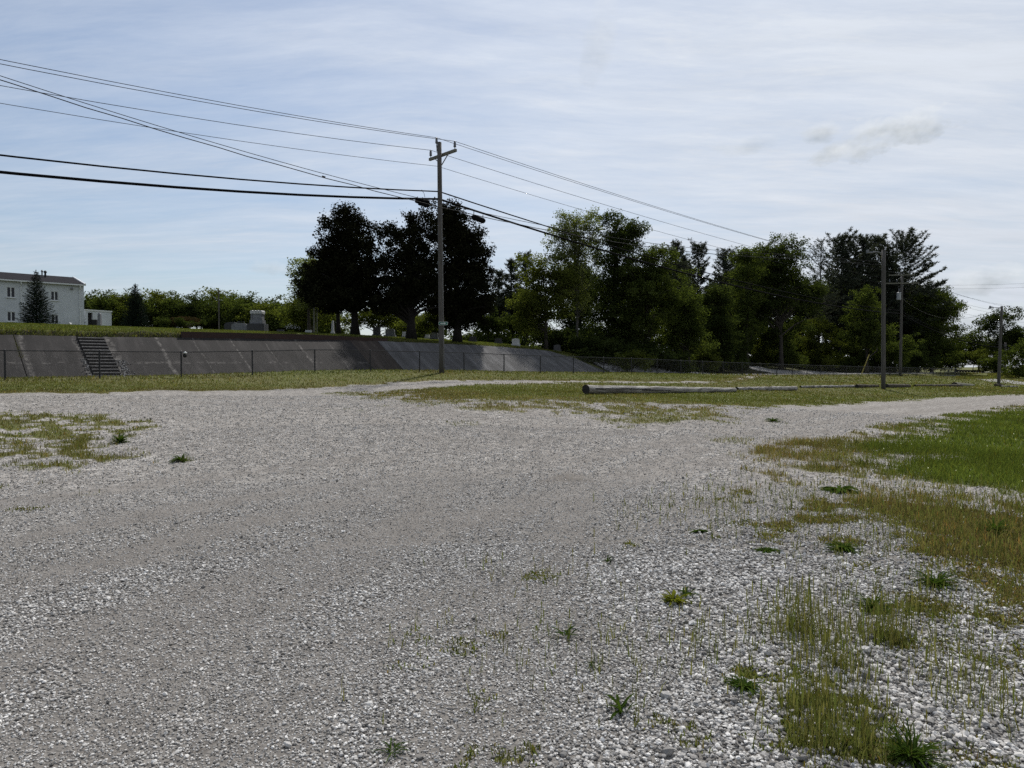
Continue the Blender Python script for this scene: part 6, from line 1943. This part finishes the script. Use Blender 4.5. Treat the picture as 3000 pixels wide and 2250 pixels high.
def build_light():
    sv = Vector((math.sin(SUN_AZ) * math.cos(SUN_EL), math.cos(SUN_AZ) * math.cos(SUN_EL), math.sin(SUN_EL)))
    L = bpy.data.lights.new('sun', 'SUN'); L.energy = SUN_E; L.angle = math.radians(3.0); L.color = (1, .955, .89)
    o = bpy.data.objects.new('sun', L); COL.objects.link(o); o.rotation_euler = (-sv).to_track_quat('-Z', 'Y').to_euler()
    o.location = sv * 200
    W = bpy.data.worlds.new('World'); SC.world = W; W.use_nodes = True
    nt = W.node_tree; nt.nodes.clear()
    k = NT.__new__(NT); k.t = nt
    out = k.n('ShaderNodeOutputWorld')
    sky = k.n('ShaderNodeTexSky', sky_type='NISHITA'); sky.sun_disc = False
    sky.sun_elevation = SUN_EL; sky.sun_rotation = SUN_AZ; sky.air_density = 1.15; sky.dust_density = .7; sky.ozone_density = 4.5; sky.altitude = 150
    b1 = k.n('ShaderNodeBackground'); k.set(b1.inputs[0], sky.outputs[0]); b1.inputs[1].default_value = SKY_S
    gen = k.n('ShaderNodeTexCoord').outputs['Generated']
    sep = k.n('ShaderNodeSeparateXYZ'); k.set(sep.inputs[0], gen)
    z = k.math('MAXIMUM', sep.outputs[2], .0)
    den = k.math('ADD', z, .13)
    u = k.math('DIVIDE', sep.outputs[0], den); v = k.math('DIVIDE', sep.outputs[1], den)
    cb = k.n('ShaderNodeCombineXYZ'); k.set(cb.inputs[0], u); k.set(cb.inputs[1], v)
    P = cb.outputs[0]
    w1 = k.noise(k.map(P, (.35, .35, 1)), 1.0, 4, .5, 'Color')
    warp = k.n('ShaderNodeVectorMath', operation='MULTIPLY_ADD'); k.set(warp.inputs[0], w1); warp.inputs[1].default_value = (.7, .7, 0); k.set(warp.inputs[2], P)
    # high cirrus, drawn out in streaks
    c1 = k.noise(k.map(warp.outputs[0], (.42, 1.5, 1), (0, 0, math.radians(-16))), 1.1, 9, .62)
    c2 = k.noise(k.map(warp.outputs[0], (1.1, 4.6, 1), (0, 0, math.radians(-30))), 1.5, 9, .68)
    c3 = k.noise(k.map(P, (.22, .3, 1)), 1.0, 3, .5)
    c4 = k.noise(k.map(warp.outputs[0], (2.2, 7.5, 1), (0, 0, math.radians(-38))), 1.7, 8, .7)
    wisp = k.math('MULTIPLY', k.rng(c4, .50, .78), k.rng(c1, .42, .62))
    f = k.math('ADD', k.math('ADD', k.math('MULTIPLY', c1, .55), k.math('MULTIPLY', c2, .40)), k.math('MULTIPLY', wisp, .16))
    # the veil thickens towards the sun side
    sd = k.n('ShaderNodeVectorMath', operation='DOT_PRODUCT'); k.set(sd.inputs[0], gen); sd.inputs[1].default_value = sv
    side = k.rng(sep.outputs[0], -.60, .50, 0, 1)
    veil = k.math('ADD', k.math('MULTIPLY', side, .42), k.rng(c3, .35, .7, -.06, .10))
    cov = k.math('ADD', veil, k.rng(f, .36, .66, .26, .76), True)
    # brightness of the cloud sheet: whiter near the sun, greyer low down
    lum = k.math('ADD', k.rng(sd.outputs['Value'], .2, 1.0, .90, 1.25), k.rng(c2, .3, .7, -.07, .08))
    cc = k.mix(1.0, (.592, .634, .700), lum, 'MULTIPLY')
    b2 = k.n('ShaderNodeBackground'); k.set(b2.inputs[0], cc); b2.inputs[1].default_value = CLOUD_S
    mx = k.n('ShaderNodeMixShader'); k.set(mx.inputs[0], cov); nt.links.new(b1.outputs[0], mx.inputs[1]); nt.links.new(b2.outputs[0], mx.inputs[2])
    last = mx.outputs[0]
    # separate small cumulus puffs, soft, lit on top

    def puff(px, py, wx, wy, seed, strength, tilt=0.):
        nonlocal last
        d = at(px, py, 1.0) - Vector((0, 0, EYE)); d.normalize()
        right = Vector((d.y, -d.x, 0)).normalized(); upv = right.cross(d)
        a = k.n('ShaderNodeVectorMath', operation='DOT_PRODUCT'); k.set(a.inputs[0], gen); a.inputs[1].default_value = right * math.cos(tilt) + upv * math.sin(tilt)
        b = k.n('ShaderNodeVectorMath', operation='DOT_PRODUCT'); k.set(b.inputs[0], gen); b.inputs[1].default_value = upv * math.cos(tilt) - right * math.sin(tilt)
        c = k.n('ShaderNodeVectorMath', operation='DOT_PRODUCT'); k.set(c.inputs[0], gen); c.inputs[1].default_value = d
        front = k.math('GREATER_THAN', c.outputs['Value'], .2)
        ea = k.math('DIVIDE', a.outputs['Value'], wx); eb = k.math('DIVIDE', b.outputs['Value'], wy)
        r2 = k.math('ADD', k.math('MULTIPLY', ea, ea), k.math('MULTIPLY', eb, eb))
        v_ = k.n('ShaderNodeCombineXYZ'); k.set(v_.inputs[0], a.outputs['Value']); k.set(v_.inputs[1], k.math('MULTIPLY', b.outputs['Value'], 1.5)); v_.inputs[2].default_value = seed
        nz = k.noise(v_.outputs[0], 26, 6, .6)
        m = k.rng(k.math('SUBTRACT', k.math('ADD', 1.0, k.math('MULTIPLY', k.math('SUBTRACT', nz, .5), 3.6)), r2), .0, 1.5)
        m = k.math('MULTIPLY', k.math('MULTIPLY', k.math('POWER', m, .8), front), strength)
        nz2 = k.noise(v_.outputs[0], 34, 4, .55)
        base_f = k.rng(k.math('ADD', eb, k.math('MULTIPLY', k.math('SUBTRACT', nz2, .5), 3.)), -.8, .7)
        col = k.mix(base_f, (.40, .435, .45), (.82, .85, .87))
        bb = k.n('ShaderNodeBackground'); k.set(bb.inputs[0], col); bb.inputs[1].default_value = CLOUD_S
        mm = k.n('ShaderNodeMixShader'); k.set(mm.inputs[0], m); nt.links.new(last, mm.inputs[1]); nt.links.new(bb.outputs[0], mm.inputs[2]); last = mm.outputs[0]
    puff(2585, 400, .075, .026, 1.3, .95, .16)
    puff(2410, 392, .022, .013, 4.1, .55, .1)
    puff(2180, 425, .04, .013, 7.7, .28, .05)
    puff(2850, 825, .075, .017, 2.2, .7, .06)
    puff(2830, 935, .09, .02, 5.2, .6, .0)
    puff(812, 788, .03, .011, 9.4, .45, -.05)
    puff(1760, 90, .02, .07, 3.4, .22, -.2)
    nt.links.new(last, out.inputs[0])


def build_camera():
    cam = bpy.data.cameras.new('camera'); o = bpy.data.objects.new('camera', cam); COL.objects.link(o)
    cam.sensor_fit = 'HORIZONTAL'; cam.sensor_width = 36; cam.lens = 36 * F / 3000
    cam.clip_start = .05; cam.clip_end = 9000
    o.location = (0, 0, EYE); o.rotation_euler = (math.pi / 2 - PITCH, 0, 0)
    SC.camera = o
    SC.view_settings.view_transform = 'Standard'; SC.view_settings.look = 'None'
    SC.view_settings.exposure = EXPO; SC.view_settings.gamma = 1
    SC.render.engine = 'CYCLES'
    SC.cycles.use_denoising = False
    SC.cycles.max_bounces = 6; SC.cycles.transparent_max_bounces = 4; SC.cycles.diffuse_bounces = 3; SC.cycles.transmission_bounces = 4
    SC.cycles.use_adaptive_sampling = True; SC.cycles.adaptive_threshold = .02
    SC.render.filter_size = 1.5


SUN_E, SKY_S, CLOUD_S, EXPO = 4.7, .096, 1.0, 0.0
import time
_t = time.time()


def step(name, f, *a):
    f(*a); print('%-12s %.1f s' % (name, time.time() - _t))


step('camera', build_camera)
step('light', build_light)
step('ground', build_ground)
step('setting', build_setting)
step('stones', build_stones, np.random.default_rng(1))
step('grass', build_grass, np.random.default_rng(2))
step('fence', build_fence)
step('poles', build_poles)
step('building', build_building)
step('graves', build_graves)
step('weeds', build_weeds, np.random.default_rng(4))
step('trees', build_trees, np.random.default_rng(11))
